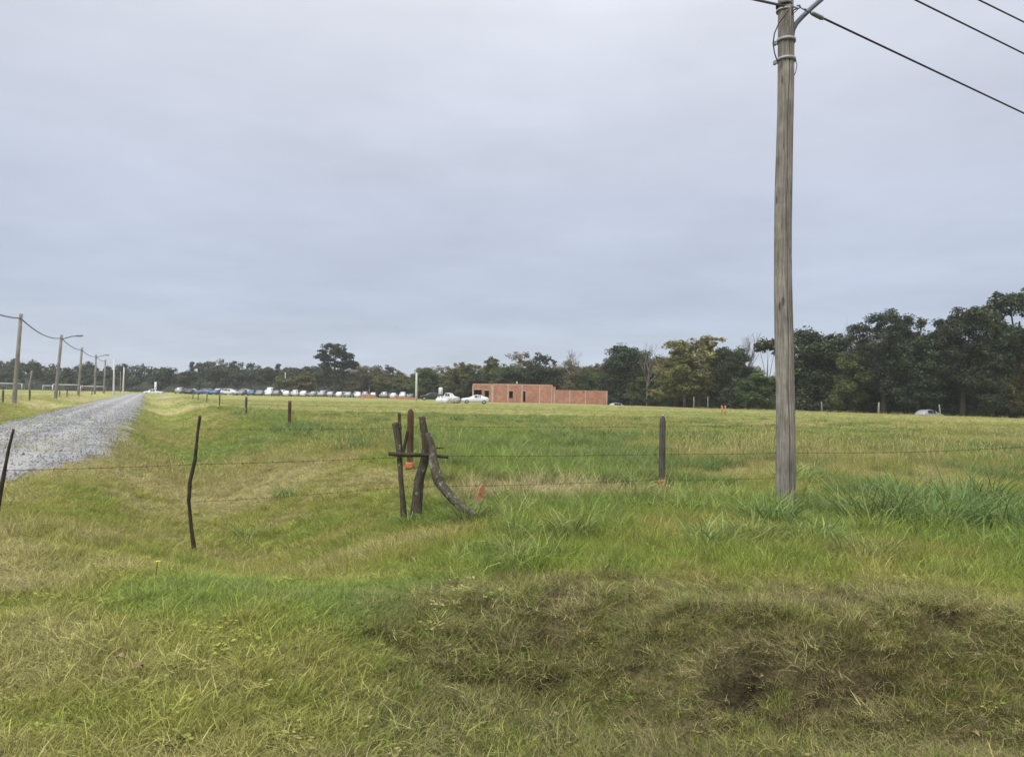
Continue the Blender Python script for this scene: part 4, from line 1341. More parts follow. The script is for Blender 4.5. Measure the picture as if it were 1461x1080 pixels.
heap(526, 566, 190, 6, 4, 1.0, M['soil'], 'soil_heap', 'heap of reddish soil in front of the right end of the car park', 'soil heap', 3)
heap(239, 569, 135, 4.2, 2.5, .3, M['rubble'], 'rubble_heap', 'low heap of grey and reddish rubble right of the road end', 'rubble heap', 5)
heap(575, 566, 185, 9, 3, .6, M['soil'], 'soil_heap', 'long low brown soil heap before the dark parked cars, left of the pale pole', 'soil heap', 8)

# ------------------------------------------------------------------ unfinished brick house and wall
O = gat(674, 573, 150)
ang = math.radians(2.8)
house = empty('brick_house', O, ang); tag(house, 'unfinished roofless house of bare orange hollow brick with dark openings', 'house')


def holewall(x0, x1, z0, z1, y0, y1, holes, name, mat, parent, axis_='x'):
    xs_ = sorted({x0, x1, *[h[0] for h in holes], *[h[1] for h in holes]}); zs_ = sorted({z0, z1, *[h[2] for h in holes], *[h[3] for h in holes]})
    solid = {}
    for i in range(len(xs_) - 1):
        for j in range(len(zs_) - 1):
            cx = (xs_[i] + xs_[i + 1]) / 2; cz = (zs_[j] + zs_[j + 1]) / 2
            solid[i, j] = not any(h[0] < cx < h[1] and h[2] < cz < h[3] for h in holes)
    mb = MB()
    T = (lambda x, y, z: (x, y, z)) if axis_ == 'x' else (lambda x, y, z: (y, x, z))
    for (i, j), s in solid.items():
        if not s: continue
        a, b_, c, d = xs_[i], xs_[i + 1], zs_[j], zs_[j + 1]
        mb.add([T(a, y0, c), T(b_, y0, c), T(b_, y0, d), T(a, y0, d)], [(0, 1, 2, 3)])
        mb.add([T(a, y1, c), T(b_, y1, c), T(b_, y1, d), T(a, y1, d)], [(3, 2, 1, 0)])
        if not solid.get((i - 1, j)): mb.add([T(a, y0, c), T(a, y1, c), T(a, y1, d), T(a, y0, d)], [(0, 1, 2, 3)])
        if not solid.get((i + 1, j)): mb.add([T(b_, y0, c), T(b_, y1, c), T(b_, y1, d), T(b_, y0, d)], [(3, 2, 1, 0)])
        if not solid.get((i, j - 1)): mb.add([T(a, y0, c), T(b_, y0, c), T(b_, y1, c), T(a, y1, c)], [(3, 2, 1, 0)])
        if not solid.get((i, j + 1)): mb.add([T(a, y0, d), T(b_, y0, d), T(b_, y1, d), T(a, y1, d)], [(0, 1, 2, 3)])
    return mb.build(name, mat, parent)


holewall(0, 3.9, -.3, 3.55, 0, .2, [(.28, 1.8, .9, 2.42), (2.4, 3.25, -.2, 2.3)], 'wall', M['brick'], house)
holewall(3.903, 15.9, -.3, 3.72, 0, .2, [(7.26, 8.0, .9, 2.3), (10.05, 10.5, .25, 2.3)], 'wall', M['brick'], house)
holewall(.21, 9, -.3, 3.50, 0.002, .2, [], 'wall', M['brick'], house, 'y')
holewall(.21, 9, -.3, 3.30, 15.7, 15.898, [], 'wall', M['brick'], house, 'y')
holewall(0, 15.9, -.3, 3.80, 9.003, 9.2, [], 'wall', M['brick'], house)
holewall(.21, 9, -.3, 3.3, 4.6, 4.8, [], 'wall', M['brick'], house, 'y')
q = MB(); q.box(.21, 15.69, .21, 8.99, 2.9, 3.05); q.build('shade_slab', M['concrete'], house)  # unseen slab added to keep the openings dark; the house is roofless
for x in (.06, 3.82, 4.02, 7.0, 9.8, 13.3, 15.78):
    q = MB(); q.box(x - .11, x + .11, -.022, -.002, -.3, 3.4 if x < 3.9 else 3.55); q.build('concrete_column', M['concrete'], house)
q = MB(); q.box(4.15, 15.65, -.018, -.002, 3.5, 3.64); q.build('ring_beam', M['concrete'], house)
q = MB(); q.box(.2, 3.7, -.018, -.002, 3.4, 3.53); q.build('ring_beam', M['concrete'], house)
for x0, x1 in ((7.1, 8.15), (9.95, 10.6), (.3, 1.9), (2.3, 3.35)):
    q = MB(); q.box(x0, x1, -.016, -.002, 2.32 if x0 > 2 else 2.44, 2.46 if x0 > 2 else 2.58); q.build('lintel', M['concrete'], house)
q = MB(); q.tube([(8.8, .5, 3.0), (8.8, .5, 4.25)], .09, 10); q.build('vent_pipe', M['palepole'], house, True)
q = MB(); q.box(15.902, 16.5, .02, .2, 2.55, 3.3); q.build('wall_stub', M['brick'], house)
bw = empty('brick_wall', O + Vector((math.cos(ang) * 15.92, math.sin(ang) * 15.92, 0)), ang); tag(bw, 'long low bare brick wall joined to the right end of the house', 'wall')
holewall(.01, 11.0, -.4, 2.72, 0.03, .2, [], 'brickwork', M['brick'], bw)
for x in (.35, 3.45, 6.6, 10.9):
    q = MB(); q.box(x - .1, x + .1, .008, .026, -.4, 2.74); q.build('concrete_column', M['concrete'], bw)
q = MB(); q.box(6.0, 6.4, .016, .026, 2.2, 2.62); q.build('niche_shade', M['soil'], bw)  # flat plate on the wall face, a niche's shade painted by dark colour


# ------------------------------------------------------------------ trees
def leaf_cloud(centers, rads, per, size, r, flat=.75):
    """numpy leaf quads around clump centres; returns V,F,attr"""
    C = np.repeat(np.array(centers), per, 0); R = np.repeat(np.array(rads), per)
    n = len(C)
    d = r.normal(0, 1, (n, 3)); d /= np.linalg.norm(d, axis=1)[:, None]
    rr = R * r.random(n) ** .45
    P = C + d * rr[:, None] * np.array((1, 1, flat))
    nr = d * .6 + r.normal(0, .6, (n, 3)) + np.array((0, 0, .5)); nr /= np.linalg.norm(nr, axis=1)[:, None]
    t = np.cross(nr, r.normal(0, 1, (n, 3))); t /= np.linalg.norm(t, axis=1)[:, None]
    b = np.cross(nr, t)
    s = size * r.uniform(.55, 1.4, n)[:, None]
    bend = nr * s * .25
    V = np.stack([P - t * s * .6, P + b * s * .35 + bend, P + t * s * .6, P - b * s * .35 + bend], 1).reshape(-1, 3)
    Fq = np.arange(4 * n).reshape(n, 4)
    cb = np.repeat(r.uniform(.62, 1.42, len(centers)), per) * r.uniform(.8, 1.2, n)
    dr = np.clip(np.repeat(np.abs(r.normal(.15, .22, len(centers))), per) + r.normal(0, .08, n), 0, 1)
    A = np.zeros((n, 4)); A[:, 0] = cb; A[:, 1] = dr; A[:, 3] = 1
    return V, Fq, np.repeat(A, 4, 0)


def make_tree(seed, Ht, lobes, trunk_r, leaf, per, mat, crad, bark='trunk', stems=1):
    """lobes: (x,y,z,rx,ry,rz,n). returns hidden prototype (trunk mesh, crown mesh)"""
    r = np.random.default_rng(seed)
    cs = []; rs = []; mb = MB()
    fork = Ht * .28
    for k in range(stems):
        ox = (k - (stems - 1) / 2) * trunk_r * 3
        mb.tube([(ox, 0, -.5), (ox * 1.1, .02, fork * .5), (ox * 1.4, 0, fork), (ox * 1.8 + r.normal(0, .2), r.normal(0, .2), fork * 1.8), (ox * 2, 0, Ht * .72)], [trunk_r * 1.15, trunk_r, trunk_r * .85, trunk_r * .6, trunk_r * .2], 8)
    for (x, y, z, rx, ry, rz, n) in lobes:
        mid = Vector((x * .45, y * .45, fork + (z - fork) * .55))
        mb.tube([(0, 0, fork * r.uniform(.8, 1.5)), mid, (x, y, z)], [trunk_r * .5, trunk_r * .3, trunk_r * .14], 5, False)
        for _ in range(n):
            d = r.normal(0, 1, 3); d /= np.linalg.norm(d); q = r.random() ** .4
            c = np.array((x + d[0] * rx * q, y + d[1] * ry * q, max(z + d[2] * rz * q, crad * .4)))
            cs.append(c); rs.append(crad * r.uniform(.55, 1.3))
            if r.random() < .45:
                m2 = Vector((x, y, z)).lerp(Vector(c), .5) + Vector(r.normal(0, .2, 3))
                mb.tube([(x, y, z), m2, c], [trunk_r * .12, trunk_r * .08, trunk_r * .03], 4, False)
    V, Fq, A = leaf_cloud(cs, rs, per, leaf, r)
    return mb, (V, Fq, A), mat, bark


def lobed(r, n, w, z0, z1, rl, cl, top=.6):
    out = []
    for k in range(n):
        f = k / max(1, n - 1)
        z = z0 + (z1 - z0) * f
        ww = w * (1 - (abs(f - .45) * 1.35) ** 2.2)
        a = k * 2.4 + r.uniform(-.5, .5); d = max(0, ww) * r.uniform(.35, .95)
        out.append((d * math.cos(a), d * math.sin(a), z, rl * r.uniform(.75, 1.25), rl * r.uniform(.75, 1.25), rl * r.uniform(.6, .95), cl))
    return out


KINDS = {}


def kind(name, *a, **k):
    mb, (V, Fq, A), mat, bark = make_tree(*a, **k)
    t = bpy.data.meshes.new('trunk'); t.from_pydata(mb.v, [], mb.f); t.materials.append(M[bark]); t.update()
    t.polygons.foreach_set('use_smooth', [True] * len(t.polygons))
    o = npmesh('crown', V, Fq, M[mat], {'v': A}, False, False)
    KINDS[name] = (t, o.data, V[:, 2].max(), (np.percentile(V[:, 0], 98) - np.percentile(V[:, 0], 2)))
    bpy.data.objects.remove(o)


R0 = random.Random(5)
kind('dense1', 1, 12, lobed(R0, 11, 3.4, 2.2, 10.2, 1.9, 27), .28, .27, 70, 'leaf_dark', 0.84)
kind('dense2', 2, 12, lobed(R0, 13, 3.0, 2.0, 10.6, 1.7, 24), .28, .26, 70, 'leaf_dark', 0.78)
kind('tall1', 3, 16, lobed(R0, 15, 4.0, 4.5, 14.6, 1.9, 20), .34, .27, 74, 'leaf_blue', 0.81)
kind('tall2', 4, 16, lobed(R0, 12, 4.4, 5.5, 14.4, 1.9, 21), .36, .27, 74, 'leaf_dark', 0.78)
kind('airy', 6, 14, lobed(R0, 10, 3.2, 6.0, 12.8, 1.5, 12), .22, .30, 40, 'leaf_mid', .6)
kind('yellow1', 7, 12, lobed(R0, 11, 3.8, 3.0, 10.4, 1.7, 18), .25, .28, 60, 'leaf_yellow', 0.73)
kind('olive1', 8, 11, lobed(R0, 11, 3.6, 2.4, 9.4, 1.7, 20), .25, .28, 62, 'leaf_olive', 0.78)
kind('brown1', 9, 11, lobed(R0, 10, 3.2, 2.6, 9.6, 1.6, 13), .2, .26, 34, 'leaf_brown', .65)
kind('mid1', 10, 11, lobed(R0, 12, 3.2, 2.0, 9.4, 1.7, 22), .26, .28, 62, 'leaf_mid', 0.78)
kind('umbrella', 11, 12, [(0, 0, 10.6, 1.9, 1.7, .9, 26), (1.1, .3, 9.8, 1.1, 1, .6, 10), (-1.2, 0, 9.9, 1.0, 1, .6, 10)], .14, .30, 36, 'leaf_mid', .5, bark='palebark')
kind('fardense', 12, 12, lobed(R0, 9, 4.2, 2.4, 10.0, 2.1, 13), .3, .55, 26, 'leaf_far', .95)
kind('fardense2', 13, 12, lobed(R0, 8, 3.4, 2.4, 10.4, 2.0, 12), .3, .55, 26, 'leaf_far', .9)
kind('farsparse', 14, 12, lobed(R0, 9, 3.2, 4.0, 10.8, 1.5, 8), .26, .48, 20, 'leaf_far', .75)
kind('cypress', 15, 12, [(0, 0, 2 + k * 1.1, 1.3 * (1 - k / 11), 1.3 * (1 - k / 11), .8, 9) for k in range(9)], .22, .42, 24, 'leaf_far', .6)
kind('lone', 16, 17, [(-.4, 0, 13.8, 2.6, 2.4, 1.9, 41), (-2.3, .3, 11.6, 1.7, 1.6, 1.3, 24), (1.6, -.2, 12.2, 1.9, 1.7, 1.5, 28), (3.1, 0, 10.0, 1.2, 1.2, .9, 14), (-1.2, 0, 9.3, 1.8, 1.6, 1.3, 24), (1.2, .4, 9.4, 1.9, 1.6, 1.2, 20), (0, 0, 6.9, 2.4, 2.0, 1.2, 22), (1.8, .2, 6.4, 1.8, 1.8, 1.2, 14), (-.9, 0, 4.2, 2.3, 2, 1.3, 14)], .34, .38, 40, 'leaf_blue', .72)


def bare(seed, Ht, spread, name, twig):
    r = random.Random(seed); mb = MB(); tw = MB()

    def grow(p, d, L, rad, depth):
        q = p + d * L * .5 + Vector((r.gauss(0, .06), r.gauss(0, .06), 0)) * L
        e = p + d * L
        (mb if depth < 2 else tw).tube([p, q, e], [rad, rad * .85, rad * .65], 5 if depth < 2 else 3, False, c=(r.uniform(.8, 1.2), 0, 0, 1))
        if depth >= twig or rad < .008: return
        for k in range(r.choice([2, 3, 3]) if depth else 4):
            nd = (d + Vector((r.gauss(0, spread), r.gauss(0, spread), r.uniform(-.05, .45)))).normalized()
            grow(p.lerp(e, r.uniform(.55, 1)), nd, L * r.uniform(.55, .8), rad * .6, depth + 1)
    grow(Vector((0, 0, -.3)), Vector((0, 0, 1)), Ht * .45, Ht * .019, 0)
    t = bpy.data.meshes.new('trunk'); t.from_pydata(mb.v, [], mb.f); t.materials.append(M['palebark']); t.update()
    c = bpy.data.meshes.new('bare_crown'); c.from_pydata(tw.v, [], tw.f); c.materials.append(M['palebark']); c.update()
    zs = max(v[2] for v in tw.v); xs_ = [v[0] for v in tw.v]
    KINDS[name] = (t, c, zs, max(xs_) - min(xs_))


bare(3, 13, .32, 'bare1', 5); bare(8, 13, .26, 'bare2', 5); bare(15, 10, .4, 'bare3', 6)
NM = {'bare1': 'bare_tree', 'bare2': 'bare_tree', 'bare3': 'bare_tree', 'cypress': 'conifer_tree'}


def tree(kn, px, top, Y, wpx, label, group, basey=None):
    t, c, zt, wd = KINDS[kn]
    p = at(px, top, Y)
    g = h1(p.x, p.y)
    sz = (p.z - g) / zt
    sx = (wpx * Y / F) / wd
    e = empty(NM.get(kn, 'tree'), (p.x, p.y, g - .05), rt.uniform(0, 6.28) if kn not in ('lone', 'umbrella') else 0)
    sx = max(.45 * sz, min(sx, 2.2 * sz))
    e.scale = (sx, sx, sz)
    tag(e, label, 'tree', group)
    a = bpy.data.objects.new('trunk', t); b = bpy.data.objects.new('crown', c)
    for o in (a, b): COL.objects.link(o); o.parent = e


rt = random.Random(77)
GR = 'dark trees along the right field edge'; GM = 'trees behind the brick house'; GL = 'far tree line behind the cars and goals'
# right wall of trees, skyline ones
for a in (
    ('tall2', 1455, 408, 104, 100, 'tallest dark tree, cut by the right edge of the photo'),
    ('tall1', 1375, 438, 107, 92, 'large dark tree above and right of the half hidden hatchback'),
    ('dense2', 1418, 476, 103, 60, 'dark tree filling the gap between the two tallest right trees'),
    ('tall1', 1262, 438, 112, 92, 'large broad dark tree between the bare trunk and the hatchback'),
    ('dense1', 1312, 470, 108, 60, 'lower dark tree bridging the dip above the half hidden hatchback'),
    ('airy', 1300, 452, 114, 46, 'airy tree with sky gaps, right shoulder of the broad dark tree'),
    ('bare2', 1216, 455, 120, 30, 'leafless tree just left of the broad dark tree'),
    ('dense1', 1166, 464, 120, 84, 'rounded dark tree immediately right of the tall wooden pole'),
    ('mid1', 1215, 500, 113, 60, 'mid green low tree below the leafless tree right of the pole'),
    ('umbrella', 1096, 479, 126, 34, 'thin trunked tree with a small flat crown, left of the wooden pole'),
    ('bare1', 1064, 472, 130, 34, 'tallest leafless tree, left of the thin trunked one'),
    ('mid1', 1085, 530, 118, 56, 'low green tree under the thin trunked tree, left of the wooden pole'),
    ('dense2', 1044, 492, 132, 52, 'dark tree directly left of the tallest leafless tree'),
    ('yellow1', 1000, 477, 140, 84, 'yellow green tree crown standing highest over the orange marker'),
    ('yellow1', 978, 502, 130, 62, 'lower yellow leafed tree in front of the taller yellow one'),
    ('olive1', 965, 488, 144, 60, 'olive brown tree left of the highest yellow crown'),
    ('bare3', 924, 486, 150, 34, 'leafless grey tree between the dark round tree and the olive tree'),
    ('dense1', 893, 488, 165, 56, 'dark rounded tree just right of the long brick wall'),
    ('dense2', 928, 505, 157, 50, 'dark tree below the leafless grey one'),
    ('dense2', 870, 514, 174, 46, 'dark tree right behind the end of the brick wall'),
):
    tree(*a, GR)
low = ['dense1', 'dense2', 'tall2', 'tall1', 'mid1', 'mid1', 'olive1', 'brown1']
lowd = {'dense1': 'rounded dark', 'dense2': 'irregular dark', 'tall2': 'broad dark', 'tall1': 'bluish dark', 'mid1': 'mid green', 'brown1': 'brownish', 'olive1': 'olive green', 'fardense': 'broad dark', 'fardense2': 'rounded dark', 'farsparse': 'thin crowned', 'cypress': 'pointed', 'yellow1': 'yellowish', 'airy': 'airy'}


def row(x0, x1, step, topf, Yf_, kinds, wpx, where, group, jit=8):
    px = x0; i = 0
    while px <= x1:
        k = rt.choice(kinds)
        tree(k, px + rt.uniform(-.3, .3) * step, topf(px) + rt.uniform(-jit, jit), Yf_(px), wpx * rt.uniform(.85, 1.2), f'{lowd[k]} tree, {ORD[i]} from the left {where}', group)
        px += step; i += 1


edgeY = lambda px: np.interp(px, [860, 1461, 1600], [150, 92, 84])
row(928, 1500, 30, lambda p: np.interp(p, [860, 1090, 1461], [535, 535, 500]), lambda p: edgeY(p) + 9, low, 46, 'in the low right front row', 'low front trees along the right field edge')
row(895, 1500, 40, lambda p: np.interp(p, [860, 1060, 1085, 1130, 1461], [525, 512, 548, 500, 462]), lambda p: edgeY(p) + 20, low + ['olive1'], 62, 'in the right back row', 'back trees along the right field edge')
# middle
for a in (
    ('bare3', 817, 497, 178, 44, 'leafless pinkish brown tree above the middle of the brick wall'),
    ('brown1', 806, 512, 172, 40, 'brownish thin leafed tree behind the joint of house and wall'),
    ('yellow1', 850, 517, 185, 30, 'small yellow green tree top above the right end of the wall'),
    ('mid1', 838, 528, 170, 36, 'dark green tree behind the middle of the brick wall'),
    ('farsparse', 776, 502, 186, 38, 'thin topped tree above the right end of the brick house'),
    ('brown1', 748, 501, 190, 46, 'greyish thin crowned tree above the middle of the brick house'),
    ('dense1', 770, 518, 172, 46, 'dark tree close behind the right half of the brick house'),
    ('dense2', 735, 522, 176, 48, 'dark tree close behind the centre of the brick house'),
    ('olive1', 706, 508, 190, 46, 'olive green tree behind the left corner of the brick house'),
    ('mid1', 715, 526, 178, 40, 'mid green tree low behind the left part of the house'),
    ('yellow1', 661, 515, 196, 44, 'yellow leafed tree above the white sedan'),
    ('brown1', 636, 521, 205, 40, 'brownish tree above the white water tank'),
    ('dense2', 684, 536, 185, 40, 'dark low tree behind the white sedan roof'),
    ('olive1', 606, 524, 212, 42, 'olive tree right of the thick pale concrete pole'),
    ('dense1', 618, 541, 200, 36, 'dark low tree behind the dark off roader'),
    ('olive1', 578, 529, 222, 40, 'olive tree just left of the thick pale concrete pole'),
    ('olive1', 552, 533, 222, 44, 'low olive tree above the right end of the car park'),
    ('mid1', 566, 545, 214, 20, 'small dark green bush tree by the right end of the car park'),
    ('farsparse', 558, 520, 240, 26, 'thin dark tree top between the olive trees right of the lone tree'),
    ('brown1', 535, 522, 236, 44, 'greyish brown tree right of the soil heap'),
    ('brown1', 514, 521, 240, 40, 'greyish tree right of the tall lone tree'),
    ('fardense2', 510, 516, 246, 24, 'dark tree top just right of the tall lone tree'),
    ('lone', 479, 488, 226, 50, 'tall lone tree with a high rounded crown rising over the tree line'),
    ('olive1', 432, 529, 226, 44, 'yellow green rounded tree left of the tall lone tree'),
    ('olive1', 405, 534, 228, 26, 'smaller yellow green tree before the thin pale pole'),
):
    tree(*a, GM if a[1] > 600 else GL)
for a in (
    ('fardense', 372, 524, 290, 40, 'broad dark tree above the tall white van'),
    ('cypress', 397, 518, 285, 10, 'pointed conifer top left of the yellow green tree'),
    ('fardense2', 414, 523, 295, 36, 'dark tree behind the yellow green rounded tree'),
    ('fardense2', 448, 523, 295, 30, 'dark tree between the yellow green tree and the lone tree'),
    ('fardense', 336, 515, 285, 34, 'dark flat topped tree on the right of the high clump above the cars'),
    ('brown1', 318, 511, 290, 16, 'reddish brown tree top in the high clump above the cars'),
    ('fardense', 318, 520, 280, 40, 'broad dark tree in the middle of the high clump above the cars'),
    ('fardense2', 299, 514, 290, 26, 'dark tree left in the high clump above the cars'),
    ('fardense2', 287, 516, 288, 20, 'dark tree at the left end of the high clump above the cars'),
    ('cypress', 274, 515, 285, 9, 'slim pointed tree left of the high clump'),
    ('fardense', 270, 529, 285, 34, 'low dark tree below the slim pointed tree'),
    ('farsparse', 232, 523, 280, 24, 'thin crowned tree above the white pickup'),
    ('fardense2', 214, 529, 285, 18, 'small dark tree left of the white pickup'),
    ('farsparse', 191, 520, 285, 22, 'thin crowned tree above the end of the gravel road'),
    ('fardense', 172, 518, 285, 26, 'dark tree behind the pale concrete poles'),
    ('fardense', 121, 515, 285, 24, 'dark tree above the pair in red shirts'),
    ('farsparse', 136, 521, 290, 12, 'thin tree right behind the fourth utility pole'),
    ('fardense', 94, 525, 290, 22, 'dark tree above the middle football goal'),
    ('cypress', 66, 523, 290, 6, 'tiny pointed tree top left of the lamp pole'),
    ('farsparse', 44, 512, 280, 13, 'tall thin tree above the bent pale pole'),
    ('fardense', 10, 511, 270, 34, 'dark tree above the goal at the left edge'),
    ('fardense2', -12, 514, 270, 30, 'dark tree cut by the left edge of the photo'),
    ('fardense2', 27, 516, 275, 20, 'dark tree right behind the nearest left utility pole'),
):
    tree(*a, GL)
farT = lambda p: np.interp(p, [-20, 60, 200, 250, 300, 360, 450, 620], [535, 536, 536, 535, 530, 533, 533, 536])
row(-25, 630, 17, farT, lambda p: 272, ['fardense', 'fardense2', 'fardense', 'farsparse'], 30, 'in the long low far row', 'low far tree row', 3)
row(610, 880, 26, lambda p: 523, lambda p: 200, ['dense1', 'dense2', 'mid1', 'olive1'], 44, 'in the row behind the house', 'row of trees behind the brick house', 5)


# undergrowth masses (nobody could count them)
def thicket(name, pts, hts, depth, leaf, n, mat, label, seed):
    r = np.random.default_rng(seed)
    pts = np.array(pts, float); hts = np.array(hts, float)
    seg = np.linalg.norm(np.diff(pts, axis=0), axis=1); cum = np.concatenate([[0], np.cumsum(seg)])
    L_ = cum[-1]
    nc = int(L_ / (leaf * 2.2) * 6)
    u = r.random(nc) * L_
    cx = np.interp(u, cum, pts[:, 0]) + r.normal(0, depth * .3, nc); cy = np.interp(u, cum, pts[:, 1]) + r.normal(0, depth * .3, nc)
    hh = np.interp(u, cum, hts) * (.55 + .9 * fbm(cx / 6, cy / 6, seed))
    cz = H(cx, cy) + hh * r.random(nc) ** .8
    per = max(4, n // nc)
    V, Fq, A = leaf_cloud(np.stack([cx, cy, cz], 1), leaf * 2.4 * r.uniform(.7, 1.3, nc), per, leaf, r)
    # solid core sheet closing sky gaps, its colour darkened for inner shade
    m = int(L_ / 2.0)
    uu = np.linspace(0, L_, m); bx = np.interp(uu, cum, pts[:, 0]); by = np.interp(uu, cum, pts[:, 1]); bh = np.interp(uu, cum, hts)
    tx = np.gradient(bx); ty = np.gradient(by); tl = np.hypot(tx, ty); nx_, ny_ = -ty / tl, tx / tl
    cv = []
    prof = [(-1, -.05), (-.8, .3), (-.5, .48), (0, .58), (.5, .48), (.8, .3), (1, -.05)]
    for i in range(m):
        for (o_, z_) in prof:
            w = depth * .55 * (.8 + .4 * r.random())
            cv.append((bx[i] + nx_[i] * o_ * w, by[i] + ny_[i] * o_ * w, h1(bx[i], by[i]) + bh[i] * z_ * (.7 + .35 * r.random())))
    cv = np.array(cv); I = (np.arange(m - 1)[:, None] * 7 + np.arange(6)[None, :]).ravel()
    cf = np.stack([I, I + 1, I + 8, I + 7], 1) + len(V)
    CA = np.zeros((len(cv), 4)); CA[:, 0] = r.uniform(.45, .7, len(cv)); CA[:, 3] = 1
    o = npmesh(name, np.concatenate([V, cv]), np.concatenate([Fq, cf]), M[mat], {'v': np.concatenate([A, CA])})
    tag(o, label, 'undergrowth', kind='stuff')


pe = lambda px, Y: (at(px, 560, Y).x, Y)
thicket('undergrowth', [pe(884, 170), pe(950, 151), pe(1050, 137), pe(1150, 126), pe(1250, 118), pe(1350, 111), pe(1461, 104), pe(1600, 97)], [6, 6, 6, 5.5, 6.5, 7, 7.5, 7.5], 4.5, .36, 110000, 'leaf_dark', 'dark undergrowth filling the foot of the trees on the right', 91)
thicket('undergrowth', [pe(600, 222), pe(690, 200), pe(780, 192), pe(880, 176)], [6, 6, 6, 6], 5, .5, 30000, 'leaf_mid', 'green undergrowth behind the brick house', 92)
thicket('undergrowth', [pe(-60, 262), pe(150, 262), pe(400, 262), pe(620, 244)], [8, 8, 8.5, 7.5], 7, .7, 60000, 'leaf_far', 'dark undergrowth below the far tree line on the left', 93)

# ------------------------------------------------------------------ small things in the foreground
for i, (px, py, s, lb) in enumerate(((172, 952, .05, 'brown fallen leaf in the grass at lower left'), (196, 966, .055, 'curled tan fallen leaf right below the brown leaf at lower left'), (1037, 1052, .04, 'pale fallen leaf at the bottom of the dark ditch bank'), (868, 818, .05, 'tan fallen leaf on the green grass below the wooden pole'), (1392, 1060, .04, 'pale yellow fallen leaf near the lower right corner'))):
    p = gnd(px, py); s *= .7
    mb = MB(); n = 9
    vs = []
    for k in range(n + 1):
        f = k / n; w = s * .55 * math.sin(PI * min(1, f * 1.02)) ** .8 + .001
        for q in (-1, 0, 1): vs.append((s * 2 * (f - .5), q * w, .012 + .018 * abs(q) + .02 * math.sin(f * PI)))
    fs = [(k * 3 + q, k * 3 + q + 1, k * 3 + q + 4, k * 3 + q + 3) for k in range(n) for q in (0, 1)]
    mb.add(vs, fs); o = mb.build('fallen_leaf', M['deadleaf'], None, True, p + Vector((0, 0, .03))); o.rotation_euler = (.2, .1, i * 1.3)
    sm = o.modifiers.new('thick', 'SOLIDIFY'); sm.thickness = .001
    tag(o, lb, 'leaf', 'fallen leaves')
for i, (px, py, s, lb) in enumerate(((516, 1030, .035, 'pale stone at the left rim of the dark ditch'), (30, 838, .04, 'grey stone on the worn grass at the left edge'), (112, 888, .03, 'small grey stone in a worn patch at lower left'))):
    p = gnd(px, py)
    mb = MB(); r = random.Random(70 + i)
    mb.tube([(0, 0, -s * .5), (0, 0, -s * .2), (0, 0, s * .35), (0, 0, s * .6)], [s * .6, s * 1.2, s, s * .4], 10, True, lambda a, k: 1 + r.uniform(-.15, .15))
    o = mb.build('field_stone', M['fieldstone'], None, True, p); tag(o, lb, 'stone', 'loose field stones')
p = gnd(222, 822)
e = empty('yellow_flower', p); tag(e, 'small yellow flower in the grass left of the crooked post', 'flower')
q = MB(); q.tube([(0, 0, -.02), (.01, 0, .07), (.012, .005, .13)], .0025, 5); q.build('stem', M['tussock'], e, True)
q = MB()
for k in range(14):
    a = k * 2.4; l = .026
    q.add([(.012, .005, .13), (.012 + l * .6 * math.cos(a - .2), .005 + l * .6 * math.sin(a - .2), .137), (.012 + l * math.cos(a), .005 + l * math.sin(a), .134), (.012 + l * .6 * math.cos(a + .2), .005 + l * .6 * math.sin(a + .2), .137)], [(0, 1, 2, 3)])
q.build('petals', M['flower'], e)

# ------------------------------------------------------------------ light
EL, AZ = math.radians(52), math.radians(215)      # sun behind-left of the viewer, veiled by cloud
sd_ = bpy.data.lights.new('sun', 'SUN'); sd_.energy = 1.5; sd_.angle = math.radians(50); sd_.color = (1, .97, .92)
so = bpy.data.objects.new('sun', sd_); COL.objects.link(so)
sdir = Vector((math.sin(AZ) * math.cos(EL), math.cos(AZ) * math.cos(EL), math.sin(EL)))
so.rotation_euler = sdir.to_track_quat('Z', 'Y').to_euler()

w = bpy.data.worlds.new('World'); scene.world = w; w.use_nodes = True
nt = w.node_tree; N = nt.nodes.new; L = nt.links.new
bg = nt.nodes['Background']; bg.inputs['Strength'].default_value = .1
sky = N('ShaderNodeTexSky'); sky.sky_type = 'NISHITA'; sky.sun_disc = False; sky.sun_elevation = EL; sky.sun_rotation = AZ
tc = N('ShaderNodeTexCoord'); sx = N('ShaderNodeSeparateXYZ'); L(tc.outputs['Generated'], sx.inputs[0])
# cloud deck: project the view direction onto a flat layer overhead
ab = N('ShaderNodeMath'); ab.operation = 'MAXIMUM'; ab.inputs[1].default_value = 0.0; L(sx.outputs['Z'], ab.inputs[0])
den = N('ShaderNodeMath'); den.operation = 'ADD'; den.inputs[1].default_value = .12; L(ab.outputs[0], den.inputs[0])
dx = N('ShaderNodeMath'); dx.operation = 'DIVIDE'; L(sx.outputs['X'], dx.inputs[0]); L(den.outputs[0], dx.inputs[1])
dy = N('ShaderNodeMath'); dy.operation = 'DIVIDE'; L(sx.outputs['Y'], dy.inputs[0]); L(den.outputs[0], dy.inputs[1])
cx = N('ShaderNodeCombineXYZ'); L(dx.outputs[0], cx.inputs['X']); L(dy.outputs[0], cx.inputs['Y'])
cn = N('ShaderNodeTexNoise'); cn.inputs['Scale'].default_value = .95; cn.inputs['Detail'].default_value = 6; cn.inputs['Roughness'].default_value = .55
L(cx.outputs[0], cn.inputs['Vector'])
cmr = N('ShaderNodeMapRange'); cmr.inputs['From Min'].default_value = .3; cmr.inputs['From Max'].default_value = .7; cmr.inputs['To Min'].default_value = .90; cmr.inputs['To Max'].default_value = 1.10
L(cn.outputs['Fac'], cmr.inputs['Value'])
ramp = N('ShaderNodeValToRGB'); er = ramp.color_ramp
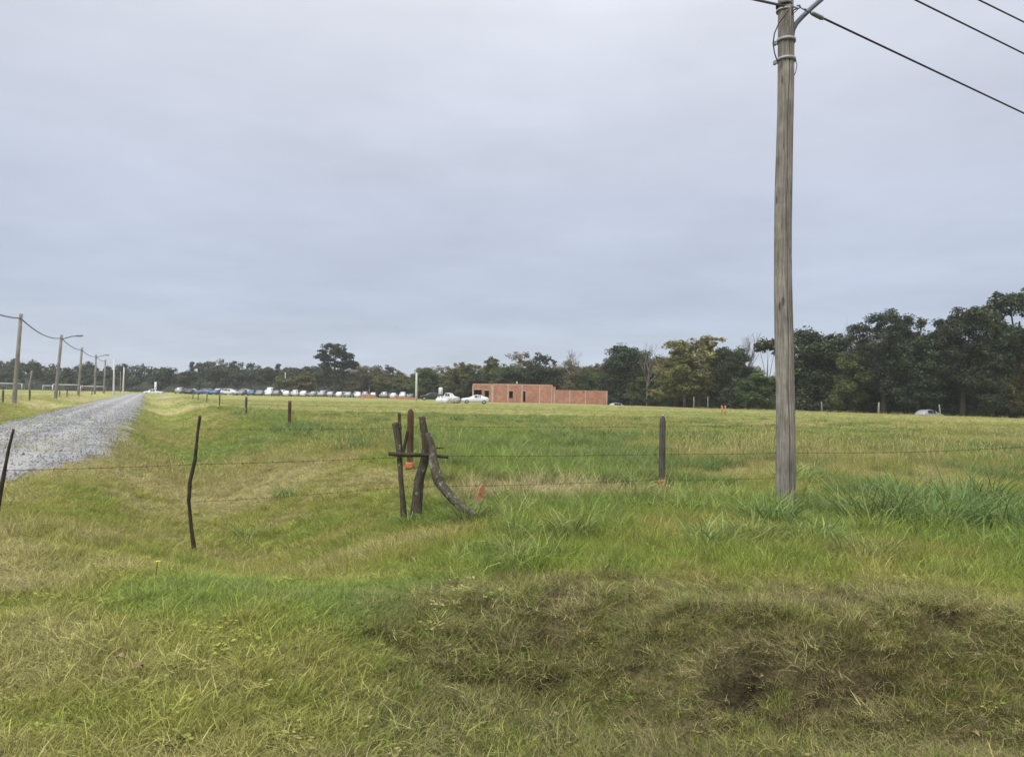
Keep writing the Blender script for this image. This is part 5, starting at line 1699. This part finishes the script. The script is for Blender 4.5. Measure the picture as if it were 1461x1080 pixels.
L(ab.outputs[0], ramp.inputs['Fac'])
stops = [(0.0, (.47, .51, .595)), (.05, (.425, .478, .585)), (.11, (.395, .448, .565)), (.24, (.468, .508, .612)), (.45, (.63, .65, .725)), (.65, (1.12, 1.13, 1.20)), (1.0, (1.7, 1.7, 1.72))]
er.elements[0].position = stops[0][0]; er.elements[0].color = (*stops[0][1], 1)
er.elements[1].position = 1.0; er.elements[1].color = (*stops[-1][1], 1)
for p_, c_ in stops[1:-1]:
    q_ = er.elements.new(p_); q_.color = (*c_, 1)
SKYGAIN = 10 * .555
cs = N('ShaderNodeVectorMath'); cs.operation = 'SCALE'; L(ramp.outputs['Color'], cs.inputs[0])
# long flat cloud streaks seen edge-on low over the horizon
az = N('ShaderNodeMath'); az.operation = 'ARCTAN2'; L(sx.outputs['X'], az.inputs[0]); L(sx.outputs['Y'], az.inputs[1])
az2 = N('ShaderNodeMath'); az2.operation = 'MULTIPLY'; az2.inputs[1].default_value = 2.2; L(az.outputs[0], az2.inputs[0])
el2 = N('ShaderNodeMath'); el2.operation = 'MULTIPLY'; el2.inputs[1].default_value = 17; L(ab.outputs[0], el2.inputs[0])
cs2 = N('ShaderNodeCombineXYZ'); L(az2.outputs[0], cs2.inputs['X']); L(el2.outputs[0], cs2.inputs['Y'])
sn = N('ShaderNodeTexNoise'); sn.inputs['Scale'].default_value = 1.3; sn.inputs['Detail'].default_value = 4; L(cs2.outputs[0], sn.inputs['Vector'])
smr = N('ShaderNodeMapRange'); smr.inputs['From Min'].default_value = .3; smr.inputs['From Max'].default_value = .7; smr.inputs['To Min'].default_value = .98; smr.inputs['To Max'].default_value = 1.02
L(sn.outputs['Fac'], smr.inputs['Value'])
cm2 = N('ShaderNodeMath'); cm2.operation = 'MULTIPLY'; L(cmr.outputs[0], cm2.inputs[0]); L(smr.outputs[0], cm2.inputs[1])
gm = N('ShaderNodeMath'); gm.operation = 'MULTIPLY'; gm.inputs[1].default_value = SKYGAIN; L(cm2.outputs[0], gm.inputs[0]); L(gm.outputs[0], cs.inputs['Scale'])
mx = N('ShaderNodeMix'); mx.data_type = 'RGBA'; mx.inputs[0].default_value = .95
L(sky.outputs[0], mx.inputs[6]); L(cs.outputs['Vector'], mx.inputs[7]); L(mx.outputs[2], bg.inputs['Color'])

scene.view_settings.view_transform = 'Standard'; scene.view_settings.look = 'None'
scene.view_settings.exposure = 1.1
scene.view_settings.gamma = 1
scene.cycles.max_bounces = 6
scene.cycles.diffuse_bounces = 3
scene.cycles.transparent_max_bounces = 4

# ------------------------------------------------------------------ thin moist air
hb = MB(); hb.box(-420, 420, -40, 420, -4, 40)
hm = bpy.data.materials.new('moist_air'); hm.use_nodes = True
hnt = hm.node_tree; hnt.nodes.remove(hnt.nodes['Principled BSDF'])
pv = hnt.nodes.new('ShaderNodeVolumePrincipled'); pv.inputs['Color'].default_value = (.92, .95, 1, 1); pv.inputs['Density'].default_value = .00028; pv.inputs['Anisotropy'].default_value = .2
hnt.links.new(pv.outputs[0], hnt.nodes['Material Output'].inputs['Volume'])
hz = hb.build('haze', hm); tag(hz, 'thin grey haze softening the far trees', 'haze', kind='stuff')
scene.cycles.volume_bounces = 1
